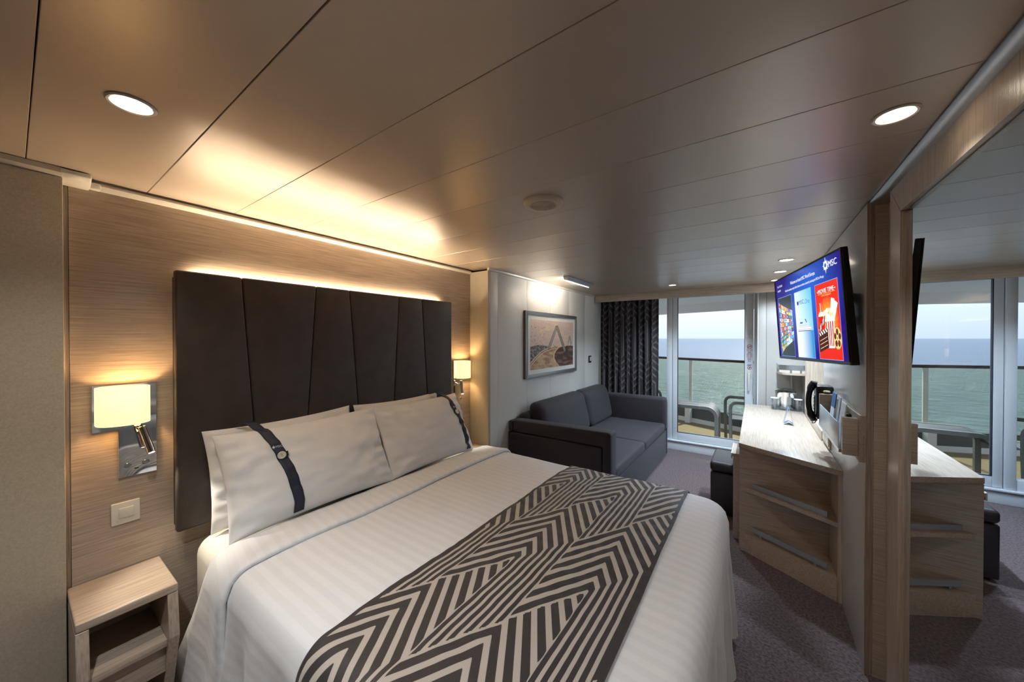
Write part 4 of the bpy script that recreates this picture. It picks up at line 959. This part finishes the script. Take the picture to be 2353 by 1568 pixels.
# ------------------------------------------------------------------ ceiling fittings
def downlight(x, y, r, energy, label, color=(1, .94, .87), ang=2.3):
    t = thing('downlight', (x, y, H), label, 'downlight', 'recessed ceiling downlights')
    lathe('trim_ring', [(r, -.0005), (r, -.003), (r * .93, -.006), (r * .82, -.0045), (r * .78, .004), (r * .78, .0045), (r, .0045)], (x, y, H), M_trim, t, 40)
    lathe('lens', [(0, .0), (r * .775, .002), (r * .775, .004), (0, .004)], (x, y, H - .003), M_led, t, 32)
    lamp('spot_lamp', 'SPOT', (x, y, H - .012), energy, color, t, (0, 0, -1), spot_size=ang, spot_blend=.7, shadow_soft_size=r * .7)
downlight(.777, .185, .048, 15, 'lit ceiling downlight nearest the headboard wall', (1, .88, .74)); downlight(2.42, 1.382, .047, 12, 'lit ceiling downlight above the wall mirror', (1, .97, .95), 1.9)
COOL = (.68, .84, 1.0)
downlight(2.300, 3.445, .053, 78, 'small downlight over the desk nearest the television', COOL); downlight(2.288, 4.016, .053, 78, 'middle downlight of the row over the desk', COOL); downlight(2.28, 4.58, .053, 30, 'farthest downlight over the desk partly behind the television', COOL)
downlight(1.324, 4.324, .045, 50, 'small downlight in front of the balcony door', COOL)
downlight(1.32, -.12, .048, 46, 'added ceiling downlight out of view that brightens the bed', (.90, .95, 1.0), 1.95)  # extra downlight out of view, added to brighten the bed
spk = thing('ceiling_speaker', (1.327, 1.369, H), 'round cream ceiling speaker with slotted grille', 'speaker')
M_spk = mat('cream_speaker', (196, 182, 158), rough=.45)
lathe('housing', [(.089, .002), (.089, -.004), (.083, -.014), (.074, -.018), (.058, -.0175), (.056, -.014), (0, -.014)][::-1], (1.327, 1.369, H), M_spk, spk, 48)
lathe('grille_shade_disc', [(0, -.0143), (.055, -.0143), (.055, -.0146), (0, -.0146)][::-1], (1.327, 1.369, H), mat('speaker_shadow', (96, 82, 66), .7), spk, 32)  # flat disc, shade behind the grille painted as its dark colour
for k in range(7): r_ = .008 + k * .0072; lathe('grille_ring', [(r_, -.0146), (r_ + .0036, -.0146), (r_ + .0036, -.0185), (r_, -.0185), (r_, -.0146)], (1.327, 1.369, H), M_spk, spk, 40)
for k in range(4):
    bm = bmesh.new(); add_box(bm, -.055, .055, -.0012, .0012, -.0187, -.0148); bm.transform(Matrix.Translation((1.327, 1.369, H)) @ Matrix.Rotation(k * math.pi / 4, 4, 'Z')); obj('grille_bar', bm, M_spk, spk)
tk = thing('picture_light', (.57, 3.44, H), 'slim linear ceiling light aimed at the framed picture', 'ceiling light')
prism('housing', [(.545, 2.119), (.612, 2.119), (.604, 2.078), (.556, 2.086)], 3.12, 3.76, M_steel, tk, 'y', .002, 1)
prism('lens', [(.5455, 2.114), (.5555, 2.086), (.5515, 2.084), (.5415, 2.112)], 3.13, 3.75, M_led, tk, 'y')
pl = lamp('picture_lamp', 'AREA', (.535, 3.44, 2.095), 2.4, (1, .94, .84), tk, (-1, 0, -.55), shape='RECTANGLE', size=.58, size_y=.02)
pl.matrix_basis = Matrix.Translation((.53, 3.44, 2.093)) @ Matrix(((0, .53, .85, 0), (1, 0, 0, 0), (0, .85, -.53, 0), (0, 0, 0, 1))).to_4x4() @ Matrix.Identity(4)
